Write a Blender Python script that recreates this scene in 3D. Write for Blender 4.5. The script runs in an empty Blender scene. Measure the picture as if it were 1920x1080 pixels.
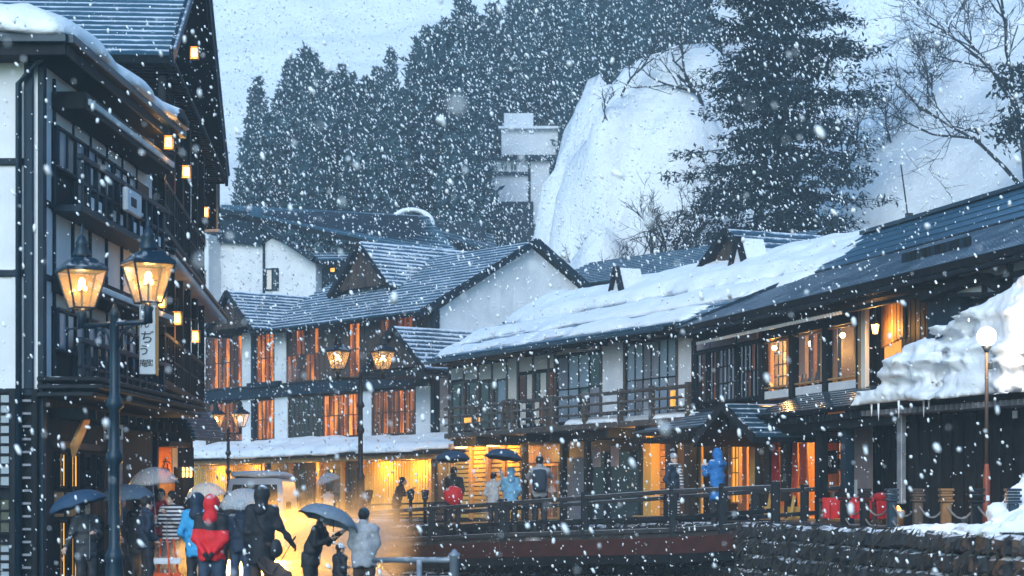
import bpy, math, random
import numpy as np
from mathutils import Vector, Matrix, noise as mnoise
R = math.radians
rnd = random.Random(7)
scene = bpy.context.scene
COL = scene.collection

# ---------------------------------------------------------------- camera, light, exposure
FPX, HZ, CAMZ = 3840.0, 940.0, 1.55
cd = bpy.data.cameras.new('camera'); cam = bpy.data.objects.new('camera', cd); COL.objects.link(cam)
cam.location = (0, 0, CAMZ); cam.rotation_euler = (R(90), 0, 0)
cd.sensor_width = 36.0; cd.lens = 36.0 * FPX / 1920; cd.shift_y = (HZ - 540) / 1920
cd.clip_start = 0.1; cd.clip_end = 2000
cd.dof.use_dof = True; cd.dof.focus_distance = 42.0; cd.dof.aperture_fstop = 2.5
scene.camera = cam
world = bpy.data.worlds.new('World'); scene.world = world; world.use_nodes = True
wn = world.node_tree; bg = wn.nodes['Background']
sky = wn.nodes.new('ShaderNodeTexSky'); sky.sky_type = 'NISHITA'; sky.sun_disc = False
SUN_EL, SUN_ROT = R(26), R(196)
sky.sun_elevation = SUN_EL; sky.sun_rotation = SUN_ROT; sky.air_density = 1.3; sky.dust_density = 1.5; sky.ozone_density = 3.0
tint = wn.nodes.new('ShaderNodeMix'); tint.data_type = 'RGBA'; tint.blend_type = 'MULTIPLY'; tint.inputs[0].default_value = 1.0
tint.inputs[7].default_value = (0.46, 0.87, 1.17, 1)          # heavy snow cloud at dusk: the whole sky a shade bluer
wn.links.new(sky.outputs[0], tint.inputs[6]); wn.links.new(tint.outputs[2], bg.inputs[0]); bg.inputs[1].default_value = 0.135
sl = bpy.data.lights.new('sun', 'SUN'); sun = bpy.data.objects.new('sun', sl); COL.objects.link(sun)
sl.energy = 1.5; sl.angle = R(40); sl.color = (1.0, 0.96, 0.97)
sun.rotation_euler = Vector((math.sin(SUN_ROT) * math.cos(SUN_EL), math.cos(SUN_ROT) * math.cos(SUN_EL), math.sin(SUN_EL))).to_track_quat('Z', 'Y').to_euler()
sun.location = (0, 0, 60)
vs = scene.view_settings; vs.view_transform = 'Standard'; vs.look = 'None'; vs.gamma = 1.0; vs.exposure = 0.66; vs.use_curve_mapping = False
scene.cycles.use_denoising = True
scene.cycles.max_bounces = 6; scene.cycles.transparent_max_bounces = 12; scene.cycles.volume_bounces = 1
scene.cycles.sample_clamp_indirect = 3.0; scene.cycles.caustics_reflective = False; scene.cycles.caustics_refractive = False

# ---------------------------------------------------------------- pixel -> place helpers (photo is 1920 x 1080)
def W(px, py, Y): return ((px - 960) / FPX * Y, Y, CAMZ + (HZ - py) / FPX * Y)

# ---------------------------------------------------------------- materials
MATS = {}
def new_mat(name):
    m = bpy.data.materials.new(name); m.use_nodes = True
    nt = m.node_tree; b = nt.nodes['Principled BSDF']
    return m, nt, b
def ramp(nt, fac, stops):
    r = nt.nodes.new('ShaderNodeValToRGB'); el = r.color_ramp.elements
    while len(el) < len(stops): el.new(0.5)
    for e, (p, c) in zip(el, stops): e.position = p; e.color = (*c, 1)
    nt.links.new(fac, r.inputs[0]); return r.outputs[0]
def pos_noise(nt, scale, stretch=(1, 1, 1), detail=4, rough=0.6):
    g = nt.nodes.new('ShaderNodeNewGeometry'); mp = nt.nodes.new('ShaderNodeMapping')
    mp.inputs['Scale'].default_value = stretch
    nt.links.new(g.outputs['Position'], mp.inputs[0])
    n = nt.nodes.new('ShaderNodeTexNoise'); n.inputs['Scale'].default_value = scale
    n.inputs['Detail'].default_value = detail; n.inputs['Roughness'].default_value = rough
    nt.links.new(mp.outputs[0], n.inputs['Vector']); return n.outputs[0]
def mth(nt, op, a, b=None, c=None, clamp=False):
    n = nt.nodes.new('ShaderNodeMath'); n.operation = op; n.use_clamp = clamp
    for i, v in enumerate((a, b, c)):
        if v is None: continue
        if isinstance(v, (int, float)): n.inputs[i].default_value = v
        else: nt.links.new(v, n.inputs[i])
    return n.outputs[0]
def mixc(nt, fac, a, b):
    n = nt.nodes.new('ShaderNodeMix'); n.data_type = 'RGBA'
    for s, v in ((n.inputs[0], fac), (n.inputs[6], a), (n.inputs[7], b)):
        if isinstance(v, (int, float)): s.default_value = v
        elif isinstance(v, tuple): s.default_value = (*v, 1)
        else: nt.links.new(v, s)
    return n.outputs[2]
def bump(nt, b, h, strength=0.3, dist=0.02):
    n = nt.nodes.new('ShaderNodeBump'); n.inputs['Strength'].default_value = strength; n.inputs['Distance'].default_value = dist
    nt.links.new(h, n.inputs['Height']); nt.links.new(n.outputs[0], b.inputs['Normal'])
def basic(name, c0, c1, rough=0.7, scale=6, stretch=(1, 1, 1), bmp=0.2, bd=0.01, snow=0.0, metal=0.0, vary=0.25, spec=0.4, stain=0.0):
    """two-tone procedural surface; snow>0 lets settled snow lie on faces that look up"""
    m, nt, b = new_mat(name)
    n = pos_noise(nt, scale, stretch)
    col = ramp(nt, n, [(0.3, c0), (0.7, c1)])
    if vary:
        oi = nt.nodes.new('ShaderNodeObjectInfo')
        hs = nt.nodes.new('ShaderNodeHueSaturation'); nt.links.new(col, hs.inputs['Color'])
        nt.links.new(mth(nt, 'MULTIPLY_ADD', oi.outputs['Random'], vary * 2, 1 - vary), hs.inputs['Value'])
        col = hs.outputs[0]
    if stain:                                              # rain runs and grime, narrow and tall
        s1 = pos_noise(nt, 5.0, (1, 1, 0.06), 4, 0.7); s2 = pos_noise(nt, 0.8, (1, 1, 0.5), 5, 0.7)
        f = mth(nt, 'MULTIPLY', mth(nt, 'MULTIPLY', mth(nt, 'SUBTRACT', s1, 0.5), 5, clamp=True), mth(nt, 'MULTIPLY', mth(nt, 'SUBTRACT', s2, 0.45), 4, clamp=True))
        col = mixc(nt, mth(nt, 'MULTIPLY', f, stain), col, (0.30, 0.31, 0.33))
    if snow:
        g = nt.nodes.new('ShaderNodeNewGeometry'); sp = nt.nodes.new('ShaderNodeSeparateXYZ'); nt.links.new(g.outputs['Normal'], sp.inputs[0])
        f = mth(nt, 'MULTIPLY', mth(nt, 'SUBTRACT', sp.outputs[2], 0.55), 3.0, clamp=True)
        n2 = pos_noise(nt, 5.0); f = mth(nt, 'MULTIPLY', f, mth(nt, 'MULTIPLY', mth(nt, 'SUBTRACT', n2, 0.62 - 0.35 * snow), 9.0, clamp=True), clamp=True)
        col = mixc(nt, f, col, (0.8, 0.82, 0.86))
    nt.links.new(col, b.inputs['Base Color'])
    b.inputs['Roughness'].default_value = rough; b.inputs['Metallic'].default_value = metal; b.inputs['Specular IOR Level'].default_value = spec
    if bmp: bump(nt, b, n, bmp, bd)
    MATS[name] = m; return m
def emit(name, c0, c1, strength, scale=3, stretch=(1, 1, 1), lo=0.3, hi=0.7, vary=0.0):
    m, nt, b = new_mat(name)
    n = pos_noise(nt, scale, stretch, 5, 0.65)
    col = ramp(nt, n, [(lo, c0), (hi, c1)])
    nt.links.new(col, b.inputs['Base Color']); nt.links.new(col, b.inputs['Emission Color'])
    if vary:                                               # each lamp or pane burns a little differently
        oi = nt.nodes.new('ShaderNodeObjectInfo'); nt.links.new(mth(nt, 'MULTIPLY_ADD', oi.outputs['Random'], strength * vary * 2, strength * (1 - vary)), b.inputs['Emission Strength'])
    else: b.inputs['Emission Strength'].default_value = strength
    b.inputs['Roughness'].default_value = 0.6
    MATS[name] = m; return m
def glass(name, tint, alpha, rough=0.05, spec=0.6):
    m, nt, b = new_mat(name); b.inputs['Base Color'].default_value = (*tint, 1)
    n = pos_noise(nt, 2.5)
    nt.links.new(mth(nt, 'MULTIPLY_ADD', n, 0.10, alpha - 0.05, clamp=True), b.inputs['Alpha'])
    b.inputs['Roughness'].default_value = rough; b.inputs['Specular IOR Level'].default_value = spec
    MATS[name] = m; return m

SNOWC = (0.80, 0.82, 0.86)
def snow_mat(name, dirt=0.0, scale=1.2):
    m, nt, b = new_mat(name)
    n = pos_noise(nt, scale, (1, 1, 1), 6, 0.65); n2 = pos_noise(nt, 14, (1, 1, 1), 4)
    col = ramp(nt, n, [(0.25, (0.80 - dirt, 0.81 - dirt, 0.845 - dirt)), (0.65, (0.86, 0.87, 0.90))])
    nt.links.new(col, b.inputs['Base Color']); b.inputs['Roughness'].default_value = 0.65
    b.inputs['Specular IOR Level'].default_value = 0.25
    b.inputs['Subsurface Weight'].default_value = 0.0
    h = mth(nt, 'ADD', n, mth(nt, 'MULTIPLY', n2, 0.25)); bump(nt, b, h, 0.5, 0.12)
    MATS[name] = m; return m
snow_mat('snow'); snow_mat('snow_old', 0.25, 1.6)
basic('plaster', (0.62, 0.63, 0.66), (0.77, 0.77, 0.79), 0.85, 1.4, bmp=0.1, vary=0.04, stain=0.4)
basic('plaster_warm', (0.72, 0.62, 0.53), (0.80, 0.71, 0.62), 0.85, 1.4, bmp=0.1, vary=0.05)
basic('plaster_pink', (0.34, 0.26, 0.27), (0.44, 0.34, 0.34), 0.85, 2.0, bmp=0.15, vary=0.05)
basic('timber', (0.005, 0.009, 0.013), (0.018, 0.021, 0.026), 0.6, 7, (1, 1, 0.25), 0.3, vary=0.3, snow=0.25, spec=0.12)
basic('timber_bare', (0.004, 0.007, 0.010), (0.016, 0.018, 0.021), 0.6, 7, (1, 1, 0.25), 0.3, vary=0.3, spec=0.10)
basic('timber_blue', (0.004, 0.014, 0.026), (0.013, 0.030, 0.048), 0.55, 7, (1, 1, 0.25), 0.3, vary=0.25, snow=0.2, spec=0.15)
basic('brown_wood', (0.030, 0.018, 0.013), (0.085, 0.050, 0.032), 0.6, 6, (1, 1, 0.2), 0.3, vary=0.3)
basic('rail_wood', (0.05, 0.036, 0.028), (0.10, 0.072, 0.055), 0.65, 6, (1, 1, 0.6), 0.3, vary=0.25, snow=0.35)
basic('honey_wood', (0.30, 0.15, 0.05), (0.50, 0.27, 0.09), 0.55, 5, (1, 1, 0.2), 0.25, vary=0.2)
basic('yellow_wall', (0.55, 0.33, 0.07), (0.68, 0.43, 0.11), 0.7, 3, (1, 1, 0.3), 0.2, vary=0.12)
basic('red_beam', (0.034, 0.012, 0.010), (0.065, 0.019, 0.016), 0.55, 5, (1, 1, 1), 0.25, vary=0.1)
basic('red_cloth', (0.42, 0.012, 0.016), (0.55, 0.02, 0.022), 0.8, 9, vary=0.06, bmp=0.2)
basic('rail_snow', (0.02, 0.022, 0.026), (0.04, 0.04, 0.045), 0.6, 6, bmp=0.2, snow=0.75, vary=0.1)
basic('honey_dark', (0.16, 0.07, 0.025), (0.28, 0.13, 0.045), 0.6, 7, bmp=0.2, vary=0.1)
basic('chain_metal', (0.20, 0.19, 0.18), (0.34, 0.31, 0.28), 0.5, 20, bmp=0.3, metal=0.3, vary=0.1)
basic('rust_red', (0.16, 0.03, 0.015), (0.28, 0.055, 0.02), 0.5, 6, bmp=0.2, vary=0.05)
basic('van_paint', (0.62, 0.63, 0.65), (0.70, 0.71, 0.73), 0.3, 4, bmp=0.0, vary=0)
basic('brown_trousers', (0.05, 0.03, 0.025), (0.08, 0.05, 0.04), 0.8, 14, bmp=0.2, vary=0)
basic('orange_red', (0.60, 0.06, 0.015), (0.72, 0.10, 0.02), 0.8, 9, vary=0.05)
basic('orange_cloth', (0.62, 0.17, 0.03), (0.75, 0.24, 0.04), 0.8, 9, vary=0.05)
basic('iron', (0.010, 0.013, 0.018), (0.030, 0.036, 0.045), 0.45, 8, bmp=0.15, metal=0.3, vary=0.1, snow=0.15)
basic('iron_blue', (0.006, 0.020, 0.036), (0.013, 0.034, 0.056), 0.45, 6, bmp=0.12, metal=0.2, vary=0.08, snow=0.25)
basic('steel', (0.16, 0.19, 0.23), (0.26, 0.29, 0.34), 0.45, 5, bmp=0.1, metal=0.3, vary=0.05, snow=0.4)
basic('shutter_grey', (0.16, 0.16, 0.19), (0.24, 0.24, 0.27), 0.6, 6, (1, 1, 0.2), 0.2, vary=0.15)
basic('stone', (0.010, 0.013, 0.017), (0.065, 0.066, 0.07), 0.85, 5, bmp=0.8, bd=0.05, snow=0.62, vary=0.45)
basic('rubble', (0.012, 0.014, 0.018), (0.05, 0.05, 0.052), 0.9, 9, bmp=0.6, bd=0.05, vary=0)
basic('dead_grass', (0.008, 0.009, 0.010), (0.045, 0.04, 0.034), 0.9, 12, bmp=0, vary=0)
basic('bark', (0.010, 0.013, 0.018), (0.035, 0.035, 0.038), 0.9, 9, (1, 1, 0.3), 0.5, vary=0.2)
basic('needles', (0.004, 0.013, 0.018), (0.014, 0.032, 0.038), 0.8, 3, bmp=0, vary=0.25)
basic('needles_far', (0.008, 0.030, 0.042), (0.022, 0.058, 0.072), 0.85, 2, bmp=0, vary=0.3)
basic('water', (0.006, 0.010, 0.014), (0.012, 0.018, 0.022), 0.12, 3, (1, 0.4, 1), 0.5, 0.05, vary=0)
basic('paper_white', (0.66, 0.67, 0.70), (0.74, 0.74, 0.76), 0.8, 5, bmp=0.05, vary=0.04)
basic('black_ink', (0.008, 0.008, 0.010), (0.014, 0.014, 0.016), 0.7, 5, bmp=0, vary=0)
basic('concrete', (0.12, 0.12, 0.13), (0.20, 0.20, 0.21), 0.75, 3, bmp=0.3, vary=0.05, snow=0.2)
basic('blue_tile', (0.018, 0.075, 0.12), (0.035, 0.12, 0.18), 0.4, 4, bmp=0.1, vary=0.2, snow=0.5)
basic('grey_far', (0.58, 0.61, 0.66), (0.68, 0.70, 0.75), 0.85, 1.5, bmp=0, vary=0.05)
basic('flake', (0.86, 0.87, 0.90), (0.90, 0.91, 0.93), 0.7, 2, bmp=0, vary=0)
def wet_road():
    m, nt, b = new_mat('wet_road')
    n = pos_noise(nt, 0.7, (1, 0.35, 1), 6, 0.65); n2 = pos_noise(nt, 22, (1, 1, 1), 3)
    slush = mth(nt, 'MULTIPLY', mth(nt, 'SUBTRACT', n, 0.58), 10, clamp=True)
    col = mixc(nt, slush, ramp(nt, n2, [(0.3, (0.030, 0.030, 0.034)), (0.7, (0.065, 0.062, 0.062))]), (0.5, 0.5, 0.53))
    nt.links.new(col, b.inputs['Base Color'])
    nt.links.new(mth(nt, 'MULTIPLY_ADD', n, 0.7, -0.12, clamp=True), b.inputs['Roughness']); b.inputs['Specular IOR Level'].default_value = 0.7
    bump(nt, b, mth(nt, 'ADD', n2, mth(nt, 'MULTIPLY', slush, 1.5)), 0.35, 0.02); MATS['wet_road'] = m
wet_road()
def roof_mat(name, c0, c1, cover, soft, nscale=1.3, rough=0.35):
    """metal courses: UV.y runs 0 (lower lip) to 1 (under the next course); settled snow lies along the laps"""
    m, nt, b = new_mat(name)
    uv = nt.nodes.new('ShaderNodeUVMap'); sp = nt.nodes.new('ShaderNodeSeparateXYZ'); nt.links.new(uv.outputs[0], sp.inputs[0])
    big = pos_noise(nt, nscale, (1, 1, 1), 5, 0.7); fine = pos_noise(nt, 9, (1, 1, 0.4), 4)
    s = mth(nt, 'ADD', mth(nt, 'MULTIPLY', sp.outputs[1], 0.55), mth(nt, 'MULTIPLY', big, 0.9))
    s = mth(nt, 'ADD', s, mth(nt, 'MULTIPLY', fine, 0.5))
    f = mth(nt, 'MULTIPLY', mth(nt, 'SUBTRACT', s, 1.62 - cover), soft, clamp=True)
    oi = nt.nodes.new('ShaderNodeObjectInfo')
    base = mixc(nt, oi.outputs['Random'], c0, c1)
    nt.links.new(mixc(nt, f, base, (0.74, 0.77, 0.83)), b.inputs['Base Color'])
    nt.links.new(mth(nt, 'MULTIPLY_ADD', f, 0.4, rough), b.inputs['Roughness'])
    bump(nt, b, fine, 0.25, 0.01); MATS[name] = m
roof_mat('roof_teal', (0.014, 0.062, 0.105), (0.024, 0.088, 0.14), 0.66, 4.5)
roof_mat('roof_dark', (0.010, 0.042, 0.072), (0.018, 0.062, 0.10), 0.62, 4.5)
roof_mat('roof_bare', (0.012, 0.055, 0.095), (0.020, 0.075, 0.12), 0.22, 5.0)
roof_mat('roof_sweep', (0.010, 0.045, 0.078), (0.018, 0.068, 0.11), 0.60, 5.0, 1.0)
roof_mat('roof_wet', (0.012, 0.035, 0.055), (0.018, 0.045, 0.07), 0.22, 5.0, rough=0.14)
roof_mat('roof_white', (0.014, 0.060, 0.10), (0.024, 0.085, 0.135), 0.80, 4.5)
# light-giving surfaces: lamps and lit windows
emit('bulb', (1.0, 0.55, 0.16), (1.0, 0.66, 0.26), 24)
emit('paper_lamp', (1.0, 0.42, 0.10), (1.0, 0.64, 0.26), 2.3, 9)
emit('globe', (1.0, 0.86, 0.66), (1.0, 0.90, 0.74), 2.6)
emit('lit_orange', (0.10, 0.022, 0.006), (0.95, 0.26, 0.03), 1.05, 3.0, (1, 1, 0.16), 0.46, 0.70, vary=0.85)
emit('lit_brown', (0.030, 0.014, 0.010), (0.42, 0.12, 0.025), 0.6, 2.2, (1, 1, 0.12), 0.48, 0.72, vary=0.6)
emit('lit_yellow', (0.55, 0.20, 0.015), (1.0, 0.52, 0.08), 1.1, 2.5, (1, 1, 0.4), vary=0.4)
emit('ember', (1.0, 0.25, 0.03), (1.0, 0.45, 0.08), 2.5)
emit('headlight', (1.0, 0.78, 0.42), (1.0, 0.85, 0.5), 14)
emit('tube_lamp', (1.0, 0.62, 0.20), (1.0, 0.7, 0.28), 2.5)
glass('window_glass', (0.05, 0.06, 0.07), 0.18)
glass('window_dark', (0.018, 0.026, 0.036), 0.86, 0.12)
glass('window_pale', (0.24, 0.29, 0.36), 0.93, 0.25)
glass('lantern_glass', (0.75, 0.55, 0.30), 0.16, 0.1)
glass('clear_plastic', (0.75, 0.79, 0.84), 0.24, 0.12)

# ---------------------------------------------------------------- mesh / object helpers
WPOS = {}
def put(o, parent, wloc):
    COL.objects.link(o); WPOS[o.name] = Vector(wloc)
    if parent is not None:
        o.parent = parent; o.location = Vector(wloc) - WPOS[parent.name]
    else: o.location = wloc
    return o
def thing(name, label, cat, loc, group=None, kind=None):
    o = bpy.data.objects.new(name, None); put(o, None, loc); o.empty_display_size = 0.2
    return tag(o, label, cat, group, kind)
def tag(o, label=None, cat=None, group=None, kind=None):
    if label: o['label'] = label
    if cat: o['category'] = cat
    if group: o['group'] = group
    if kind: o['kind'] = kind
    return o
class MB:
    def __init__(s): s.v = []; s.f = []; s.m = []; s.uv = None
    def add(s, vs, fs, mi=0):
        k = len(s.v); s.v += [tuple(p) for p in vs]; s.f += [tuple(i + k for i in f) for f in fs]; s.m += [mi] * len(fs); return s
    def box(s, c, ax, h, ch=0.0, mi=0):
        """oriented box: centre c, 3 axis vectors, half sizes h"""
        c = np.array(c, float); A = np.array(ax, float); h = np.array(h, float)
        if ch > 0: ch = min(ch, 0.45 * h.min()); T, Fs = CH_V, CH_F; P = T[0] * (h - ch) + T[1] * ch
        else: P = BX_V * h; Fs = BX_F
        return s.add(c + P @ A, Fs, mi)
    def tube(s, path, rad, n=8, mi=0, cap=True):
        path = [Vector(p) for p in path]; N = len(path)
        if isinstance(rad, (int, float)): rad = [rad] * N
        vs, fs = [], []; up = Vector((0.13, 0.21, 0.97))
        for i, p in enumerate(path):
            d = (path[min(i + 1, N - 1)] - path[max(i - 1, 0)])
            if d.length < 1e-9: d = Vector((0, 0, 1))
            d.normalize(); a = d.cross(up)
            if a.length < 0.1: a = d.cross(Vector((1, 0, 0)))
            a.normalize(); b = d.cross(a)
            for k in range(n):
                t = 2 * math.pi * k / n; vs.append(p + (a * math.cos(t) + b * math.sin(t)) * rad[i])
        for i in range(N - 1):
            for k in range(n): fs.append((i * n + k, i * n + (k + 1) % n, (i + 1) * n + (k + 1) % n, (i + 1) * n + k))
        if cap: fs.append(tuple(range(n))[::-1]); fs.append(tuple((N - 1) * n + k for k in range(n)))
        return s.add(vs, fs, mi)
    def lathe(s, prof, c=(0, 0, 0), n=16, mi=0, rot=0.0):
        vs, fs = [], []
        for r, z in prof:
            for k in range(n):
                t = 2 * math.pi * k / n + rot; vs.append((c[0] + r * math.cos(t), c[1] + r * math.sin(t), c[2] + z))
        for i in range(len(prof) - 1):
            for k in range(n): fs.append((i * n + k, i * n + (k + 1) % n, (i + 1) * n + (k + 1) % n, (i + 1) * n + k))
        fs.append(tuple(range(n))[::-1]); fs.append(tuple((len(prof) - 1) * n + k for k in range(n)))
        return s.add(vs, fs, mi)
    def ball(s, c, r, mi=0, n=10, m=7):
        r = (r, r, r) if isinstance(r, (int, float)) else r
        prof = [(max(math.sin(math.pi * i / m), 0.001), -math.cos(math.pi * i / m)) for i in range(m + 1)]
        k = len(s.v); s.lathe(prof, (0, 0, 0), n, mi)
        for i in range(k, len(s.v)): v = s.v[i]; s.v[i] = (c[0] + v[0] * r[0], c[1] + v[1] * r[1], c[2] + v[2] * r[2])
        return s
    def build(s, name, mat, parent=None, smooth=False, origin=None):
        V = np.array(s.v, float)
        if origin is None:
            lo, hi = V.min(0), V.max(0); origin = ((lo[0] + hi[0]) / 2, (lo[1] + hi[1]) / 2, lo[2])
        me = bpy.data.meshes.new(name); me.from_pydata((V - np.array(origin)).tolist(), [], s.f)
        for mm in (mat if isinstance(mat, (list, tuple)) else [mat]): me.materials.append(MATS[mm] if isinstance(mm, str) else mm)
        if any(s.m): me.polygons.foreach_set('material_index', s.m)
        if smooth: me.polygons.foreach_set('use_smooth', [True] * len(s.f))
        if s.uv is not None:
            l = me.uv_layers.new(name='UVMap'); l.data.foreach_set('uv', np.array(s.uv, float).ravel())
        return put(bpy.data.objects.new(name, me), parent, origin)
BX_V = np.array([(x, y, z) for x in (-1, 1) for y in (-1, 1) for z in (-1, 1)], float)
BX_F = [(0, 1, 3, 2), (4, 6, 7, 5), (0, 4, 5, 1), (2, 3, 7, 6), (0, 2, 6, 4), (1, 5, 7, 3)]
def _chamfer():
    base, off, idx = [], [], {}
    for i, sgn in enumerate(BX_V):
        for a in range(3): o = np.zeros(3); o[a] = sgn[a]; idx[(i, a)] = len(base); base.append(sgn); off.append(o)
    F = []
    for fi, f in enumerate(BX_F): a = fi // 2; F.append(tuple(idx[(i, a)] for i in f))
    for i in range(8):
        for j in range(i + 1, 8):
            d = np.nonzero(BX_V[i] != BX_V[j])[0]
            if len(d) == 1: a, b = [k for k in range(3) if k != d[0]]; F.append((idx[(i, a)], idx[(j, a)], idx[(j, b)], idx[(i, b)]))
        F.append((idx[(i, 0)], idx[(i, 1)], idx[(i, 2)]))
    base, off = np.array(base), np.array(off); P = base + off; G = []
    for f in F:
        p = P[list(f)]; nrm = np.cross(p[1] - p[0], p[2] - p[0]); G.append(f if nrm @ p.mean(0) > 0 else f[::-1])
    return (base, off), G
CH_V, CH_F = _chamfer()
AX = ((1, 0, 0), (0, 1, 0), (0, 0, 1))
def tri_fix(f): return f

class Fac:
    """vertical facade plane: runs left to right as the street sees it; depth d grows into the building"""
    def __init__(s, p0, p1):
        s.o = np.array(p0, float); d = np.array(p1, float) - s.o; s.L = float(np.hypot(*d)); s.u = d / s.L
        s.i = np.array((-s.u[1], s.u[0])); s.ax = ((s.u[0], s.u[1], 0), (s.i[0], s.i[1], 0), (0, 0, 1))
    def P(s, u, d, z): q = s.o + s.u * u + s.i * d; return (q[0], q[1], z)
    def uz(s, px, py, d=0.0):
        k = (px - 960) / FPX; o = s.o + s.i * d
        t = (k * o[1] - o[0]) / (s.u[0] - k * s.u[1]); Y = o[1] + s.u[1] * t
        return t, CAMZ + (HZ - py) / FPX * Y
    def rect(s, x0, y0, x1, y1, d=0.0):
        u0, _ = s.uz(x0, y0, d); u1, _ = s.uz(x1, y0, d); xm = (x0 + x1) / 2
        return u0, u1, s.uz(xm, y1, d)[1], s.uz(xm, y0, d)[1]
    def bx(s, name, u0, u1, z0, z1, d0, d1, mat, parent, ch=0.012):
        if u1 < u0: u0, u1 = u1, u0
        return MB().box(s.P((u0 + u1) / 2, (d0 + d1) / 2, (z0 + z1) / 2), s.ax, ((u1 - u0) / 2, (d1 - d0) / 2, (z1 - z0) / 2), ch).build(name, mat, parent)
    def px(s, name, x0, y0, x1, y1, d0, d1, mat, parent, ch=0.012):
        u0, u1, z0, z1 = s.rect(x0, y0, x1, y1, d0); return s.bx(name, u0, u1, z0, z1, d0, d1, mat, parent, ch)
    def window(s, u0, u1, z0, z1, d, nv, nh, fmat, gmat, parent, fw=0.06, bw=0.035, skip=()):
        m = MB(); t = 0.05
        for (a, b, c, e) in ((u0, u1, z0, z0 + fw), (u0, u1, z1 - fw, z1), (u0, u0 + fw, z0 + fw, z1 - fw), (u1 - fw, u1, z0 + fw, z1 - fw)):
            m.box(s.P((a + b) / 2, d, (c + e) / 2), s.ax, ((b - a) / 2, t, (e - c) / 2), 0.008)
        w = m.build('window', fmat, parent)
        iu = (u1 - u0 - 2 * fw); iz = (z1 - z0 - 2 * fw)
        for i in range(nv):
            for j in range(nh):
                if (i, j) in skip: continue
                a = u0 + fw + iu * i / nv; b = u0 + fw + iu * (i + 1) / nv; c = z0 + fw + iz * j / nh; e = z0 + fw + iz * (j + 1) / nh
                g = gmat[(i + j * 3) % len(gmat)] if isinstance(gmat, (list, tuple)) else gmat
                s.bx('pane', a, b, c, e, d - 0.006, d + 0.006, g, w, 0)
        for i in range(1, nv): a = u0 + fw + iu * i / nv; s.bx('mullion', a - bw / 2, a + bw / 2, z0 + fw, z1 - fw, d - 0.035, d + 0.035, fmat, w, 0.005)
        for j in range(1, nh): c = z0 + fw + iz * j / nh; s.bx('mullion', u0 + fw, u1 - fw, c - bw / 2, c + bw / 2, d - 0.028, d + 0.028, fmat, w, 0.005)
        return w
def roof(parent, eL, eR, rL, rR, n, mat, thick=0.12, step=0.035, name='roof', under='timber_bare', courses=True, jit=0.0):
    """sloping roof: deck slab as the part, each lapped course a sub-part"""
    eL, eR, rL, rR = (np.array(p, float) for p in (eL, eR, rL, rR))
    nrm = np.cross(eR - eL, rL - eL); nrm /= np.linalg.norm(nrm)
    if nrm[2] < 0: nrm = -nrm
    m = MB(); q = [eL, eR, rR, rL]; m.add([p - nrm * thick for p in q] + [p - nrm * 0.004 for p in q], BX_Q)
    deck = m.build(name, under, parent)
    if not courses: return deck
    for i in range(n):
        a, b = i / n, (i + 1.12) / n if i < n - 1 else 1.0
        p0, p1 = eL + (rL - eL) * a, eR + (rR - eR) * a; p2, p3 = eR + (rR - eR) * b, eL + (rL - eL) * b
        if jit: 
            j = rnd.uniform(0, jit); du = (p1 - p0) / (np.linalg.norm(p1 - p0) + 1e-9); p0 = p0 - du * j * .3; p3 = p3 - du * j * .3
        lo, hi = nrm * (step + 0.012), nrm * 0.004
        vs = [p0, p1, p2, p3, p0 + lo, p1 + lo, p2 + hi, p3 + hi]
        m = MB(); m.add(vs, BX_Q); L = float(np.linalg.norm(p1 - p0))
        uvv = {0: (0, 0), 1: (L, 0), 2: (L, 1), 3: (0, 1), 4: (0, 0), 5: (L, 0), 6: (L, 1), 7: (0, 1)}
        m.uv = [uvv[k] for f in BX_Q for k in f]
        m.build('roof_course', mat, deck)
    return deck
BX_Q = [(3, 2, 1, 0), (4, 5, 6, 7), (0, 1, 5, 4), (1, 2, 6, 5), (2, 3, 7, 6), (3, 0, 4, 7)]
def poly_prism(name, pts, nrm, mat, parent, t):
    """flat polygon (list of 3D points) given thickness t along nrm"""
    n = np.array(nrm, float); n /= np.linalg.norm(n); P = [np.array(p, float) for p in pts]; k = len(P)
    m = MB(); m.add([p for p in P] + [p + n * t for p in P], [tuple(range(k))[::-1], tuple(range(k, 2 * k))] + [(i, (i + 1) % k, k + (i + 1) % k, k + i) for i in range(k)])
    return m.build(name, mat, parent)
def bar(name, a, b, w, h, mat, parent, ch=0.008, up=(0, 0, 1)):
    a, b = Vector(a), Vector(b); d = b - a; L = d.length; d.normalize(); s = d.cross(Vector(up))
    if s.length < 0.05: s = d.cross(Vector((1, 0, 0)))
    s.normalize(); t = s.cross(d)
    return MB().box((a + b) / 2, (d, s, t), (L / 2, w / 2, h / 2), ch).build(name, mat, parent)
def pt_light(loc, energy, color, parent=None, r=0.06, name='lamp_light'):
    l = bpy.data.lights.new(name, 'POINT'); l.energy = energy; l.color = color; l.shadow_soft_size = r
    return put(bpy.data.objects.new(name, l), parent, loc)
def copy_tree(o, parent=None):
    c = o.copy(); COL.objects.link(c); c.parent = parent
    for ch in list(o.children): copy_tree(ch, c)
    return c
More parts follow.
